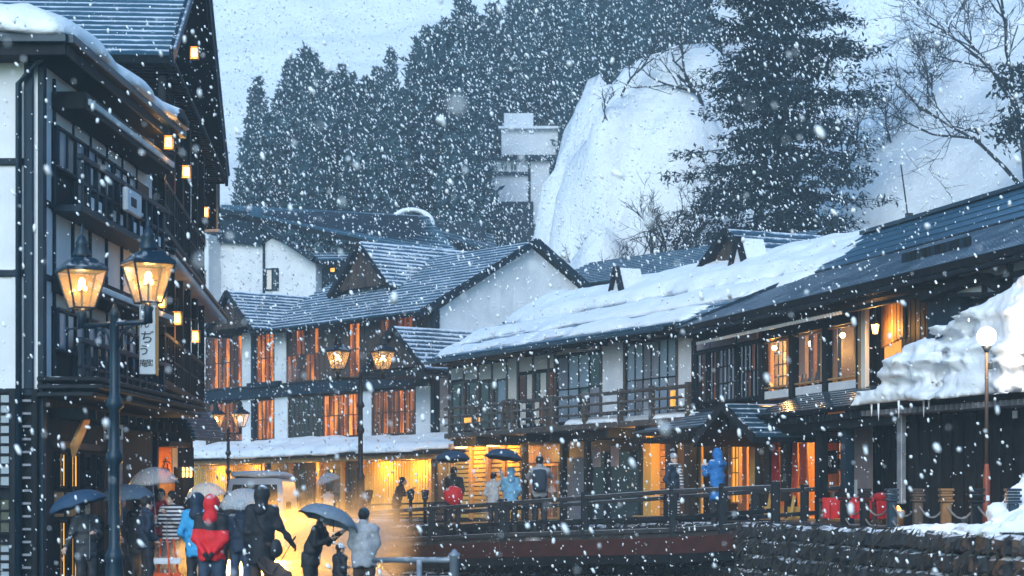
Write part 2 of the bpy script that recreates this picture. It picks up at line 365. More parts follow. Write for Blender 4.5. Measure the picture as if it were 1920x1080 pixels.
def text_mesh(txt, size, mat, parent, loc, ax_u, ax_v, name='lettering', depth=0.004):
    cu = bpy.data.curves.new(name, 'FONT'); cu.body = txt; cu.size = size; cu.extrude = depth; cu.align_x = 'CENTER'; cu.align_y = 'CENTER'; cu.resolution_u = 2
    tmp = bpy.data.objects.new('tmp_text', cu); COL.objects.link(tmp)
    me = bpy.data.meshes.new_from_object(tmp.evaluated_get(bpy.context.evaluated_depsgraph_get())); bpy.data.objects.remove(tmp)
    u, v = Vector(ax_u).normalized(), Vector(ax_v).normalized(); w = u.cross(v)
    me.transform(Matrix((u, v, w)).transposed().to_4x4()); me.name = name
    me.materials.clear(); me.materials.append(MATS[mat])
    return put(bpy.data.objects.new(name, me), parent, loc)
# ---- smooth solids: signed distance fields meshed with surface nets
def surf_nets(fn, lo, hi, h):
    lo = np.array(lo, float); n = np.ceil((np.array(hi, float) - lo) / h).astype(int) + 1
    X, Y, Z = np.meshgrid(*[lo[i] + h * np.arange(n[i]) for i in range(3)], indexing='ij')
    F = fn(X, Y, Z); ins = F < 0
    C = [(i, j, k) for i in (0, 1) for j in (0, 1) for k in (0, 1)]
    sh = tuple(n - 1)
    def sub(A, c): return A[c[0]:c[0] + sh[0], c[1]:c[1] + sh[1], c[2]:c[2] + sh[2]]
    cnt = sum(sub(ins, c).astype(int) for c in C); act = (cnt > 0) & (cnt < 8)
    acc = np.zeros(sh + (3,)); num = np.zeros(sh)
    for a in range(8):
        for b in range(a + 1, 8):
            ca, cb = C[a], C[b]
            if sum(abs(x - y) for x, y in zip(ca, cb)) != 1: continue
            fa, fb = sub(F, ca), sub(F, cb); x = (fa < 0) != (fb < 0)
            t = np.where(x, fa / np.where(x, fa - fb, 1), 0)
            for d in range(3): acc[..., d] += np.where(x, ca[d] + t * (cb[d] - ca[d]), 0)
            num += x
    idx = -np.ones(sh, int); idx[act] = np.arange(act.sum())
    ii = np.argwhere(act); V = lo + h * (ii + acc[act] / num[act][:, None])
    Q = []
    for d in range(3):
        e1, e2 = [(1, 2), (2, 0), (0, 1)][d]
        sl0 = [slice(None)] * 3; sl1 = [slice(None)] * 3; sl0[d] = slice(0, -1); sl1[d] = slice(1, None)
        A, B = ins[tuple(sl0)], ins[tuple(sl1)]
        w = np.argwhere(A != B); ok = (w[:, e1] > 0) & (w[:, e2] > 0) & (w[:, e1] < sh[e1]) & (w[:, e2] < sh[e2]); w = w[ok]
        def at(o1, o2):
            q = w.copy(); q[:, e1] -= o1; q[:, e2] -= o2; return idx[q[:, 0], q[:, 1], q[:, 2]]
        q = np.stack([at(1, 1), at(0, 1), at(0, 0), at(1, 0)], 1)
        flip = ~A[w[:, 0], w[:, 1], w[:, 2]]; q[flip] = q[flip][:, ::-1]; Q.append(q)
    return V, np.concatenate(Q)
def smin(a, b, k): h = np.clip(0.5 + 0.5 * (b - a) / k, 0, 1); return b + (a - b) * h - k * h * (1 - h)
def sd_cone(X, Y, Z, a, b, r0, r1, sq=(1, 1)):
    a, b = np.array(a, float), np.array(b, float); d = b - a; L2 = d @ d + 1e-12
    t = np.clip(((X - a[0]) * d[0] + (Y - a[1]) * d[1] + (Z - a[2]) * d[2]) / L2, 0, 1)
    return np.sqrt(((X - a[0] - t * d[0]) / sq[0]) ** 2 + ((Y - a[1] - t * d[1]) / sq[1]) ** 2 + (Z - a[2] - t * d[2]) ** 2) - (r0 + (r1 - r0) * t)
def sd_ell(X, Y, Z, c, r):
    k = np.sqrt(((X - c[0]) / r[0]) ** 2 + ((Y - c[1]) / r[1]) ** 2 + ((Z - c[2]) / r[2]) ** 2); return (k - 1) * min(r)
_rs = np.random.RandomState(5); _G = [(_rs.normal(size=3), _rs.uniform(0, 6.28)) for _ in range(24)]
def wob(X, Y, Z, f, oct=3):
    o = 0; a = 1.0
    for k in range(oct):
        for j in range(5):
            g, ph = _G[(k * 5 + j) % 24]; o = o + a * np.sin((X * g[0] + Y * g[1] + Z * g[2]) * f + ph) / 2.2
        f *= 2.1; a *= 0.5
    return o
def nets_obj(name, fn, lo, hi, h, mat, parent=None, matfn=None, origin=None, xf=None, extra=None):
    V, Q = surf_nets(fn, lo, hi, h)
    m = MB(); m.v = [tuple(p) for p in V]; m.f = [tuple(q) for q in Q.tolist()]; m.m = [0] * len(m.f)
    if matfn is not None: m.m = [int(x) for x in matfn(V[Q].mean(1))]
    if extra is not None: extra(m)
    if xf is not None: A = np.array(m.v) @ xf[0].T + xf[1]; m.v = [tuple(p) for p in A]
    return m.build(name, mat, parent, True, origin)
# ================================================================ GROUND, RIVER, HILLS
def lerp_tab(tab, t):
    if t <= tab[0][0]: return tab[0][1]
    for (a, va), (b, vb) in zip(tab, tab[1:]):
        if t <= b: return va + (vb - va) * (t - a) / (b - a)
    return tab[-1][1]
EDGE_R = [(-12, 12.5), (20, 8.2), (28.5, 6.72), (33.5, 5.88), (36.5, 5.5), (42, 4.8), (46, 3.9), (51, 1.0), (53.5, -2.0), (55, -3.9)]
def edge_l(y): return -0.6 - (y - 22) * 0.1
def edge_r(y): return lerp_tab(EDGE_R, y)
def gl(y): return lerp_tab([(-12, 0), (30, 0), (50, 0.25), (62, 0.45), (300, 0.5)], y)
def gr(y): return lerp_tab([(-12, 1.12), (45, 1.12), (52, 0.95), (300, 0.98)], y)
def ground():
    m = MB(); ys = list(np.arange(-12, 55.01, 1.0)); nx = 14
    for side in (0, 1):
        k = len(m.v)
        for y in ys:
            e = edge_l(y) if side == 0 else edge_r(y)
            for i in range(nx + 1):
                t = i / nx; x = (-60 + (e + 60) * t ** 0.4) if side == 0 else (60 + (e - 60) * t ** 0.4)
                m.v.append((x, y, gl(y) if side == 0 else gr(y)))
        for j in range(len(ys) - 1):
            for i in range(nx):
                a = k + j * (nx + 1) + i; q = (a, a + 1, a + nx + 2, a + nx + 1); m.f.append(q if side == 0 else q[::-1]); m.m.append(0)
    k = len(m.v); ys2 = list(np.arange(55, 131, 5.0)); xs = [-60, -30, -15, -8, -3.9, 0, 4, 8, 15, 30, 60]
    for y in ys2:
        for x in xs: m.v.append((x, y, gl(y) + (max(0.93, gr(y)) - gl(y)) * min(max((x + 6.5) / 4.5, 0), 1)))
    for j in range(len(ys2) - 1):
        for i in range(len(xs) - 1): a = k + j * len(xs) + i; m.f.append((a, a + 1, a + len(xs) + 1, a + len(xs))); m.m.append(0)
    tag(m.build('street', 'wet_road', None, origin=(0, 0, 0)), kind='structure')
    m = MB(); k = 0
    for y in ys:
        a, b = edge_l(y), edge_r(y); m.v += [(a, y, gl(y)), (a + 0.15, y, -2.4), (b, y, -2.4)]
    for j in range(len(ys) - 1):
        for i in range(2): a = j * 3 + i; m.f.append((a, a + 1, a + 4, a + 3)); m.m.append(0)
    tag(m.build('river_bed', 'rubble', None, origin=(0, 0, 0)), kind='structure')
    m = MB(); m.add([(-5, -12, -1.9), (11.5, -12, -1.9), (11.5, 55, -1.9), (-5, 55, -1.9)], [(0, 1, 2, 3)])
    tag(m.build('river_water', 'water', None), kind='structure')
ground()

def hill_z(x, y):
    """hillside behind the village, with the high snow bank that juts out of it"""
    t = (x - 15) * 0.923 + (y - 50) * 0.385
    z1 = 0.6 + 0.93 * np.maximum(t, 0) + 0.25 * np.minimum(t, 0)
    z2 = 0.4 + 0.62 * np.maximum(y - 108, 0) - 0.2 * np.maximum(108 - y, 0)
    z = -smin(-z1, -z2, 4.0)
    n1 = wob(x, y, 0 * x, 0.10, 3); n2 = wob(x + 9, y, 0 * x + 3, 0.42, 3)
    z = z + np.clip((z - 2) / 6, 0, 1) * (n1 * 1.4 + n2 * 0.4 + 0.18 * (np.abs(wob(x + .6 * y, y * .5, 0 * x, 1.1, 3)) - .4))
    def sst(a, b, v): q = np.clip((v - a) / (b - a), 0, 1); return q * q * (3 - 2 * q)
    xe = 1.2 + 0.35 * np.sin(y * 0.55) + 0.55 * wob(x, y, 0 * x + 7, 0.9, 2)
    lx = np.clip((x - xe + 1.3) / 4.2, 0, 1) ** 0.62
    body = lx * (1 - sst(17, 27, x)) * sst(79, 95.5, y + 1.1 * wob(x, y, 0 * x, 0.5, 2)) * (1 - sst(112, 126, y))
    top = 21.5 + 0.4 * np.sin(x * 0.7 + 1) - 0.16 * np.abs(x - 6) + 0.45 * wob(x, y, 0 * x + 5, 0.6, 2)
    led = body ** 0.8; led = led + 0.050 * np.sin(led * 17 + 3.0 * wob(x, y * .6, 0 * x + 4, 0.45, 3)) * 1.0
    spur = 1 + (top - 1) * led + 0.8 * (np.abs(wob(x * 1.5 + y * .5, y * .45, 0 * x + 2, 0.6, 3)) - 0.4) * body + 0.5 * (np.abs(wob(x + y * .3, y * 1.2, 0 * x + 9, 1.5, 3)) - 0.4) * body
    w_ = wob(x, y, 0 * x + 6, 0.35, 2); fold = np.abs(np.sin(0.62 * x + 0.16 * y + 1.3 * w_)) ** 0.7; f2 = np.abs(np.sin(1.25 * x - 0.30 * y + 1.5 * w_ + 1))
    spur = spur - (1.0 * fold + 0.5 * f2 - 0.7 + 0.5 * wob(x * 1.3, y * .8, 0 * x + 8, 1.2, 3) - 0.8 * np.abs(wob(x, y, 0 * x + 3, 1.15, 3)) + 0.35) * np.clip(body * 4, 0, 1) * np.clip((1.02 - body) * 2.5 + 0.25, 0, 1)
    z = np.where(body > 0.003, np.maximum(z, spur), z)
    z = np.maximum(z, 1.5 + 9.2 * np.exp(-(((x - 15.5) / 3.6) ** 2 + ((y - 63) / 5.5) ** 2)) + 0 * x - 1.2)
    return np.minimum(z, 50 + (z - 50) * 0.15)
def hz(x, y): return float(hill_z(np.array([float(x)]), np.array([float(y)]))[0])
def hill():
    xs = np.concatenate([np.arange(-65, -20, 2.5), np.arange(-20, 34, 0.55), np.arange(34, 66, 2.5)])
    ys = np.concatenate([np.arange(56, 126, 0.6), np.arange(126, 196, 2.5)])
    X, Y = np.meshgrid(xs, ys); Z = hill_z(X, Y); Zp = np.pad(Z, 1, mode='edge'); Z = (Z * 4 + Zp[:-2, 1:-1] + Zp[2:, 1:-1] + Zp[1:-1, :-2] + Zp[1:-1, 2:]) / 8; nx, ny = len(xs), len(ys)
    V = np.stack([X, Y, Z], -1).reshape(-1, 3); ii = np.arange(nx * ny).reshape(ny, nx)
    Q = np.stack([ii[:-1, :-1], ii[:-1, 1:], ii[1:, 1:], ii[1:, :-1]], -1).reshape(-1, 4)
    m = MB(); m.v = [tuple(p) for p in V]; m.f = [tuple(q) for q in Q.tolist()]; m.m = [0] * len(m.f)
    tag(m.build('snowy_hillside', 'snow_hill', None, True, (0, 0, 0)), kind='structure')
def hill_mat():
    m, nt, b = new_mat('snow_hill')
    n = pos_noise(nt, 0.45, (1, 1, 1), 8, 0.7); n2 = pos_noise(nt, 3.2, (1, 1, 1), 5, 0.7); n3 = pos_noise(nt, 0.12, (1, 1, 1), 3)
    twig = mth(nt, 'MULTIPLY', mth(nt, 'SUBTRACT', n2, 0.63), 9, clamp=True)
    patch = mth(nt, 'MULTIPLY', mth(nt, 'SUBTRACT', n3, 0.52), 7, clamp=True)
    g = nt.nodes.new('ShaderNodeNewGeometry'); sp = nt.nodes.new('ShaderNodeSeparateXYZ'); nt.links.new(g.outputs['Position'], sp.inputs[0])
    right = mth(nt, 'MULTIPLY', mth(nt, 'SUBTRACT', sp.outputs[0], 9.5), 0.2, clamp=True)       # thin scrub pokes through on the open slope
    col = ramp(nt, n, [(0.3, (0.76, 0.78, 0.82)), (0.65, (0.87, 0.88, 0.91))])
    col = mixc(nt, mth(nt, 'MULTIPLY', mth(nt, 'MULTIPLY', twig, patch), right), col, (0.10, 0.13, 0.16))
    col = mixc(nt, mth(nt, 'MULTIPLY', mth(nt, 'MULTIPLY', patch, right), 0.35), col, (0.40, 0.46, 0.54))
    nt.links.new(col, b.inputs['Base Color']); b.inputs['Roughness'].default_value = 0.7; b.inputs['Specular IOR Level'].default_value = 0.2
    bump(nt, b, mth(nt, 'ADD', n, mth(nt, 'MULTIPLY', n2, 0.3)), 0.7, 0.5); MATS['snow_hill'] = m
hill_mat(); hill()

# ================================================================ HOUSE PARTS
def gable(parent, f, uc, za, half, ze, d0, d1, mat, n=12, wall='brown_wood', over=0.25, zw=None, left=True):
    """cross gable: ridge runs into the building from depth d0 to d1; end wall is boarded"""
    A0, A1 = f.P(uc, d0, za), f.P(uc, d1, za)
    k = (za - ze) / half; zo = ze - over * k
    roof(parent, f.P(uc + half + over, d0, zo), f.P(uc + half + over, d1, zo), A0, A1, n, mat)
    if left: roof(parent, f.P(uc - half - over, d1, zo), f.P(uc - half - over, d0, zo), A1, A0, n, mat)
    nb = max(4, int(half * 2 / 0.28)); dw = d0 + 0.25
    for i in range(nb):                                   # vertical boards of the gable end
        a, b = uc - half + 2 * half * i / nb, uc - half + 2 * half * (i + 1) / nb - 0.02; mid = (a + b) / 2
        za_, zb_ = za - 0.14 - k * abs(a - uc), za - 0.14 - k * abs(b - uc)
        lo = (zw if zw is not None else ze) - 0.05
        if max(za_, zb_) < lo + 0.05: continue
        za_, zb_ = max(za_, lo + 0.02), max(zb_, lo + 0.02)
        dd = dw + (0.012 if i % 2 else 0)
        poly_prism('gable_board', [f.P(a, dd, lo), f.P(b, dd, lo), f.P(b, dd, zb_), f.P(a, dd, za_)], (-f.i[0], -f.i[1], 0), wall, parent, 0.03)
    for s in (-1, 1):
        bar('barge_board', f.P(uc, d0 - 0.03, za - 0.04), f.P(uc + s * (half + over), d0 - 0.03, zo - 0.04), 0.05, 0.2, 'timber', parent)
def rafters(parent, f, u0, u1, z, d0, d1, step, mat='plaster', sz=0.04):
    n = int((u1 - u0) / step)
    for i in range(n): u = u0 + step * (i + 0.5); f.bx('rafter', u - sz / 2, u + sz / 2, z - sz, z + sz, d0, d1, mat, parent, 0)
def block(name, pts, z0, z1, mat, parent):
    k = len(pts); m = MB(); m.add([(x, y, z0) for x, y in pts] + [(x, y, z1) for x, y in pts], [tuple(range(k))[::-1], tuple(range(k, 2 * k))] + [(i, (i + 1) % k, k + (i + 1) % k, k + i) for i in range(k)])
    return m.build(name, mat, parent)
def fblock(name, f, u0, u1, d0, d1, z0, z1, mat, parent): return f.bx(name, u0, u1, z0, z1, d0, d1, mat, parent, 0)
def snow_slab(name, label, f, u0, u1, d0, d1, zfun, th, h, group=None, rough=0.06, seed=0.0, dirt=False, edge=0.35):
    """blanket of settled snow over a sloping roof; zfun(u, d) is the roof surface"""
    def fn(U, D, Z):
        s = Z - zfun(U, D)
        e = np.minimum(np.minimum(U - u0, u1 - U), np.minimum(D - d0, d1 - D)) + 0.16 * wob(U + seed, D, 0 * Z, 1.1, 3)
        t = th * np.sqrt(np.clip(e / edge, 0, 1)) * (1 + 0.18 * wob(U, D + seed, 0 * Z, 0.5, 3)) + rough * wob(U * 1.3, D + seed, 0 * Z, 2.2, 2) * np.clip(e, 0, 1)
        return np.maximum(np.maximum(s - t, -s - 0.03), -e)
    zz = [float(zfun(np.array(a), np.array(b))) for a in (u0, u1) for b in (d0, d1)]
    xf = (np.array([[f.u[0], f.i[0], 0], [f.u[1], f.i[1], 0], [0, 0, 1]]), np.array([f.o[0], f.o[1], 0]))
    o = nets_obj(name, fn, (u0 - 0.3, d0 - 0.3, min(zz) - 0.2), (u1 + 0.3, d1 + 0.3, max(zz) + th * 1.6 + 0.2), h, 'snow_old' if dirt else 'snow', None, xf=xf)
    return tag(o, label, 'snow', group)
WARM = (1.0, 0.50, 0.13); YEL = (1.0, 0.52, 0.12)

# ================================================================ H1  plastered corner house (left, near)
FA = Fac((-11.6, 32.0), (-7.37, 32.0)); FB = Fac((-7.37, 32.0), (-6.98, 39.7)); h1 = thing('plaster_house', 'tall white plastered corner house with dark timber beams, lattice ground floor and rounded snow cap', 'house', (-9, 35, 0))
foot = [(-11.6, 32), (-7.37, 32), (-6.98, 39.7), (-11.2, 39.7)]
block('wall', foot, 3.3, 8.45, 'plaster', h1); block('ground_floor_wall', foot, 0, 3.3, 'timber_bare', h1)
for y0, y1 in ((296, 309), (505, 518), (728, 742)): FA.px('beam', -432, y0, 60, y1, -0.06, 0.02, 'timber_blue', h1)
FA.bx('corner_post', FA.L - 0.24, FA.L - 0.10, 3.3, 8.4, -0.08, 0.02, 'timber_blue', h1); FB.bx('corner_post', -0.05, 0.12, 0.0, 8.4, -0.07, 0.03, 'timber_blue', h1)
pipe = MB(); pq = FA.P(FA.L - 0.30, -0.16, 0); pipe.tube([(pq[0] + .45, pq[1] - .1, 8.5), (pq[0] + .2, pq[1], 8.3), (pq[0], pq[1], 8.05), (pq[0], pq[1], 0.1)], 0.05, 8); pipe.build('downpipe', 'iron_blue', h1, True)
# lattice of the ground floor, front
for (z0, z1, gm) in ((1.75, 3.28, 'window_pale'), (1.02, 1.62, 'window_dark'), (0.30, 0.92, 'window_pale'), (-0.02, 0.22, 'window_dark')):
    FA.window(FA.L - 2.3, FA.L - 0.42, z0, z1, -0.05, 11, max(1, int(round((z1 - z0) / 0.172))), 'timber_bare', gm, h1, 0.05, 0.045)
for u in (FA.L - 0.40, FA.L - 0.06):
    FA.bx('lattice_post', u - 0.05, u + 0.05, 0, 3.3, -0.16, 0.0, 'timber_bare', h1)
for i in range(16): FA.bx('lattice_slat', FA.L - 0.35, FA.L - 0.10, 0.1 + i * 0.2, 0.135 + i * 0.2, -0.13, -0.1, 'shutter_grey', h1, 0)
# street side, floor by floor
u_end = FB.L
for (zt, top) in ((8.02, True), (5.10, False)):
    for k in range(5):                                     # short white panels above and below the pent strip
        a = 0.75 + k * 1.12
        if top: FB.bx('wall_panel', a, a + 1.02, zt + 0.09, zt + 0.27, -0.03, 0.0, 'plaster', h1, 0.004)
        FB.bx('wall_panel', a, a + 1.02, zt - 0.42, zt - 0.25, -0.03, 0.0, 'plaster', h1, 0.004)
    FB.bx('pent_strip', 0.62, u_end - 0.5, zt - 0.22, zt + 0.06, -0.55, 0.0, 'timber_bare', h1)
    rafters(h1, FB, 0.75, u_end - 0.6, zt - 0.08, -0.60, -0.552, 0.095, 'plaster', 0.045)
    FB.bx('dark_band', 0.62, u_end - 0.3, zt - 1.75, zt - 0.44, -0.012, 0.0, 'timber_bare', h1, 0)
    for k in range(3): FB.window(0.72 + k * 1.85, 0.72 + k * 1.85 + 1.75, zt - 1.15, zt - 0.46, -0.05, 3, 1, 'timber_blue', ['window_pale', 'window_dark', 'window_pale'], h1, 0.05, 0.05)
    FB.bx('balcony_floor', 0.62, u_end - 0.6, zt - 1.86, zt - 1.74, -0.5, 0.0, 'timber_blue', h1)
    FB.bx('top_rail', 0.62, u_end - 0.6, zt - 1.02, zt - 0.93, -0.5, -0.40, 'timber_blue', h1); FB.bx('mid_rail', 0.62, u_end - 0.6, zt - 1.42, zt - 1.36, -0.48, -0.42, 'timber_blue', h1)
    for k in range(13):
        a = 0.66 + k * 0.49; FB.bx('baluster', a, a + (0.12 if k % 3 == 0 else 0.07), zt - 1.75, zt - 0.95, -0.49, -0.41, 'timber_blue', h1)
        if k < 12: FB.bx('rail_panel', a + 0.12, a + 0.40, zt - 1.70, zt - 1.52, -0.455, -0.445, 'paper_white' if k % 3 else 'timber_bare', h1, 0)
for k in range(6): FB.bx('stud', 0.68 + k * 1.12, 0.76 + k * 1.12, 3.4, 8.3, -0.045, 0.0, 'timber_blue', h1)
FB.bx('beam', 0.1, u_end, 5.04, 5.13, -0.05, 0.0, 'timber_blue', h1); FB.bx('beam', 0.1, u_end, 6.20, 6.30, -0.05, 0.0, 'timber_blue', h1)
# long canopy over the door
for k, (z, d) in enumerate(((3.42, -0.95), (3.30, -1.0), (3.18, -0.9))): FB.bx('canopy_board', -0.2, u_end + 0.3, z, z + 0.07, d, 0.0, 'timber' if k < 2 else 'timber_bare', h1)
rafters(h1, FB, 0.3, u_end - 0.2, 2.95, -0.6, -0.02, 0.55, 'timber_bare', 0.08)
for k, (a, b, mt) in enumerate(((0.75, 1.20, 'lit_yellow'), (1.45, 1.95, 'lit_yellow'), (2.25, 2.7, 'window_dark'), (3.0, 3.6, 'window_dark'))):
    for (c, e) in ((0.12, 1.25), (1.75, 2.35)): FB.window(a, b, c, e, -0.06, 2, 1 if mt == 'lit_yellow' else 2, 'timber_bare', mt, h1, 0.05, 0.03)
    FB.bx('door_panel', a, b, 1.3, 1.7, -0.05, 0.0, 'honey_wood' if k < 2 else 'brown_wood', h1)
FB.bx('door_lintel', 0.6, 4.0, 2.40, 2.52, -0.14, 0.0, 'brown_wood', h1)
ug, _ = FB.uz(148, 830, -0.35)
bar('brace_board', FB.P(ug - 0.4, -0.35, 2.35), FB.P(ug + 0.55, -0.35, 2.95), 0.05, 0.24, 'honey_wood', h1)
pt_light(FB.P(1.5, -0.75, 2.6), 5, YEL, h1, 0.08, 'door_light')
# meter box and small wall sign
FB.px('meter_box', 239, 358, 266, 402, -0.75, -0.66, 'paper_white', h1, 0.03); u0, u1, z0, z1 = FB.rect(247, 372, 256, 388, -0.76); FB.bx('meter_dial', u0, u1, z0, z1, -0.765, -0.75, 'black_ink', h1, 0)
# eave, gutter, snow cap
for f, u0, u1 in ((FA, -0.5, FA.L + 0.55), (FB, -0.55, FB.L)):
    f.bx('eave_board', u0, u1, 8.40, 8.60, -0.55, 0.1, 'timber_bare', h1); f.bx('gutter', u0, u1, 8.58, 8.72, -0.68, -0.52, 'iron_blue', h1)
block('roof', [(-12.2, 31.4), (-6.85, 31.4), (-6.45, 39.6), (-11.6, 39.6)], 8.6, 8.72, 'timber_bare', h1)
snow_slab('roof_snow', 'thick rounded cap of snow on the white plastered corner house', FB, -0.85, 7.6, -0.55, 4.3, lambda U, D: 8.72 + 0.16 * np.maximum(D, 0) + 0 * U, 0.62, 0.11, edge=1.1, rough=0.03)

# ================================================================ H2  tall timber inn
FE = Fac((-6.67, 40.0), (-7.69, 54.7)); FW = Fac((-7.57, 40.0), (-8.59, 54.7))
h2 = thing('timber_inn', 'tall dark timber inn with big gable, stacked balconies and hanging paper lanterns', 'inn', (-10, 47, 0))
L2 = FW.L; um = L2 / 2
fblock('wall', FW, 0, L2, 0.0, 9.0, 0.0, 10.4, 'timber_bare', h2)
ZE, ZR = 10.2, 14.2
roof(h2, FE.P(-0.3, 16, ZE), FE.P(-0.3, 0, ZE), FE.P(um, 16, ZR), FE.P(um, 0, ZR), 24, 'roof_white', 0.16, 0.05, jit=0.3)
roof(h2, FE.P(L2 + 0.3, 0, ZE), FE.P(L2 + 0.3, 16, ZE), FE.P(um, 0, ZR), FE.P(um, 16, ZR), 10, 'roof_dark', 0.16, 0.05)
for i in range(22):                                        # boards of the big gable
    a, b = L2 * i / 22, L2 * (i + 1) / 22 - 0.03; za = ZR - 0.2 - (ZR - ZE) * abs(a - um) / um; zb = ZR - 0.2 - (ZR - ZE) * abs(b - um) / um
    poly_prism('gable_board', [FW.P(a, -0.02, ZE - 0.3), FW.P(b, -0.02, ZE - 0.3), FW.P(b, -0.02, max(zb, ZE - 0.2)), FW.P(a, -0.02, max(za, ZE - 0.2))], (FW.i[0], FW.i[1], 0), 'timber_bare', h2, 0.04)
for a, b in ((FE.P(um, -0.05, ZR), FE.P(-0.35, -0.05, ZE - 0.05)), (FE.P(um, -0.05, ZR), FE.P(L2 + 0.35, -0.05, ZE - 0.05))):
    bar('barge_board', a, b, 0.08, 0.34, 'timber_blue', h2); bar('barge_trim', (a[0] + .06, a[1], a[2] + .16), (b[0] + .06, b[1], b[2] + .16), 0.05, 0.06, 'steel', h2)
fblock('soffit', FW, -0.2, L2 + 0.2, -0.95, 0.0, ZE - 0.02, ZE + 0.05, 'timber_bare', h2)
rafters(h2, FE, 0, L2, ZE - 0.06, -0.06, 0.8, 0.30, 'timber_bare', 0.07); FE.bx('eave_beam', -0.2, L2 + 0.2, ZE - 0.10, ZE + 0.04, 0.02, 0.14, 'timber_blue', h2); FE.bx('painted_lit_stripe', 3.5, L2 - 2, ZE + 0.04, ZE + 0.065, 0.0, 0.03, 'honey_wood', h2, 0)  # honey-coloured strip paints the yellow-lit stripe along the eave beam
LB = 9.9
def inn_floor(zf, pent, lit):
    """one balcony storey: floor edge, rail, windows, pent roof over it"""
    FE.bx('balcony_floor', 0, LB, zf - 0.12, zf, 0.1, 0.95, 'timber', h2); FE.bx('top_rail', 0, LB, zf + 0.86, zf + 0.95, 0.12, 0.22, 'timber', h2); FE.bx('mid_rail', 0, LB, zf + 0.45, zf + 0.50, 0.14, 0.20, 'timber', h2)
    for i in range(25): u = 0.2 + i * (LB - 0.4) / 24; FE.bx('baluster', u - 0.035, u + 0.035, zf, zf + 0.9, 0.14, 0.20, 'timber', h2, 0.006)
    for i in range(6): u = 0.2 + i * (LB - 0.4) / 5; FE.bx('balcony_post', u - 0.07, u + 0.07, zf, pent, 0.12, 0.26, 'timber_bare', h2)
    for i in range(8):
        u0 = 0.3 + i * (LB - 0.6) / 8; FW.window(u0, u0 + 1.55, zf + 0.25, pent - 0.35, -0.05, 3, 2, 'timber_bare', lit[i % len(lit)], h2)
inn_floor(6.95, 9.9, ['window_pale', 'paper_white', 'lit_orange', 'window_dark', 'lit_yellow', 'paper_white', 'lit_yellow', 'lit_orange'])
inn_floor(3.95, 6.4, ['window_dark', 'lit_orange', 'lit_yellow', 'lit_brown', 'lit_yellow', 'lit_orange'])
roof(h2, FE.P(0, -0.1, 6.45), FE.P(L2 + .2, -0.1, 6.45), FE.P(0, 0.9, 6.85), FE.P(L2 + .2, 0.9, 6.85), 5, 'roof_dark', 0.1)
rafters(h2, FE, 0, L2, 6.33, -0.08, 0.8, 0.2, 'plaster', 0.05)
FE.bx('eave_beam', 0, L2, 3.5, 3.75, 0.2, 0.4, 'timber_bare', h2)
for i in range(7): u = 0.5 + i * 2.2; FW.bx('ground_post', u - 0.1, u + 0.1, 0, 3.8, -0.15, 0.0, 'timber_bare', h2)
for i in range(34): u = 0.3 + i * 0.2; FW.bx('wall_slat', u, u + 0.1, 0.2, 3.4, -0.05, 0.0, 'timber_blue', h2, 0)
# dark end screen with a lantern, facing down the street
FS = Fac(W(358, 0, 52.2)[:2], W(409, 0, 52.0)[:2])
FS.px('end_screen', 358, 345, 409, 432, 0.0, 0.12, 'timber_bare', h2); FS.px('screen_trim', 357, 430, 410, 436, -0.02, 0.14, 'paper_white', h2); FS.px('screen_trim', 405, 345, 409, 430, -0.015, 0.0, 'steel', h2)
# ground-floor front: corrugated box, blue tiled hood, orange shop curtain
FG = Fac(W(296, 0, 46.0)[:2], W(374, 0, 47.5)[:2])
hood = MB(); n = 9
for i in range(n):
    t0 = i / n; t1 = (i + 1) / n; za, zb = 3.65 - 0.72 * t0, 3.65 - 0.72 * t1; da, db = -0.2 - 0.5 * math.sin(t0 * 1.45), -0.2 - 0.5 * math.sin(t1 * 1.45)
    m = MB(); u0, u1 = FG.uz(316, 0)[0], FG.uz(369, 0)[0]
    m.box(FG.P((u0 + u1) / 2, (da + db) / 2, (za + zb) / 2), FG.ax, ((u1 - u0) / 2 + 0.03 * (i % 2), 0.06, 0.043), 0.01); m.build('hood_course', 'blue_tile', h2)
FG.px('hood_side', 318, 770, 366, 826, -0.15, 0.6, 'timber_bare', h2); FG.px('hood_board', 318, 828, 358, 838, -0.5, 0.3, 'brown_wood', h2)
FG.px('wall_screen', 296, 830, 344, 960, 0.12, 0.2, 'honey_wood', h2); FG.px('dark_pillar', 343, 838, 364, 1000, -0.1, 0.3, 'timber_bare', h2)
cur = FG.px('shop_curtain', 297, 836, 322, 892, 0.03, 0.05, 'orange_cloth', h2, 0)
FG.px('paper_panel', 324, 840, 341, 900, 0.04, 0.06, 'plaster_warm', h2, 0)
lp = FG.px('lit_box', 341, 876, 362, 895, -0.3, -0.12, 'paper_lamp', h2, 0.02)
for k in range(4): FG.px('lit_box_bar', 340.3 + k * 7, 875, 341.6 + k * 7, 896, -0.315, -0.10, 'iron', h2, 0)
FG.px('lit_box_bar', 340, 884, 363, 885.2, -0.315, -0.1, 'iron', h2, 0)
text_mesh('な', 0.36, 'black_ink', h2, FG.P(FG.uz(312, 875)[0], 0.0, FG.uz(312, 875)[1]), (*FG.u, 0), (0, 0, 1))
pt_light(FG.P(FG.uz(308, 880)[0], -0.5, 2.1), 16, WARM, h2, 0.1, 'curtain_light')
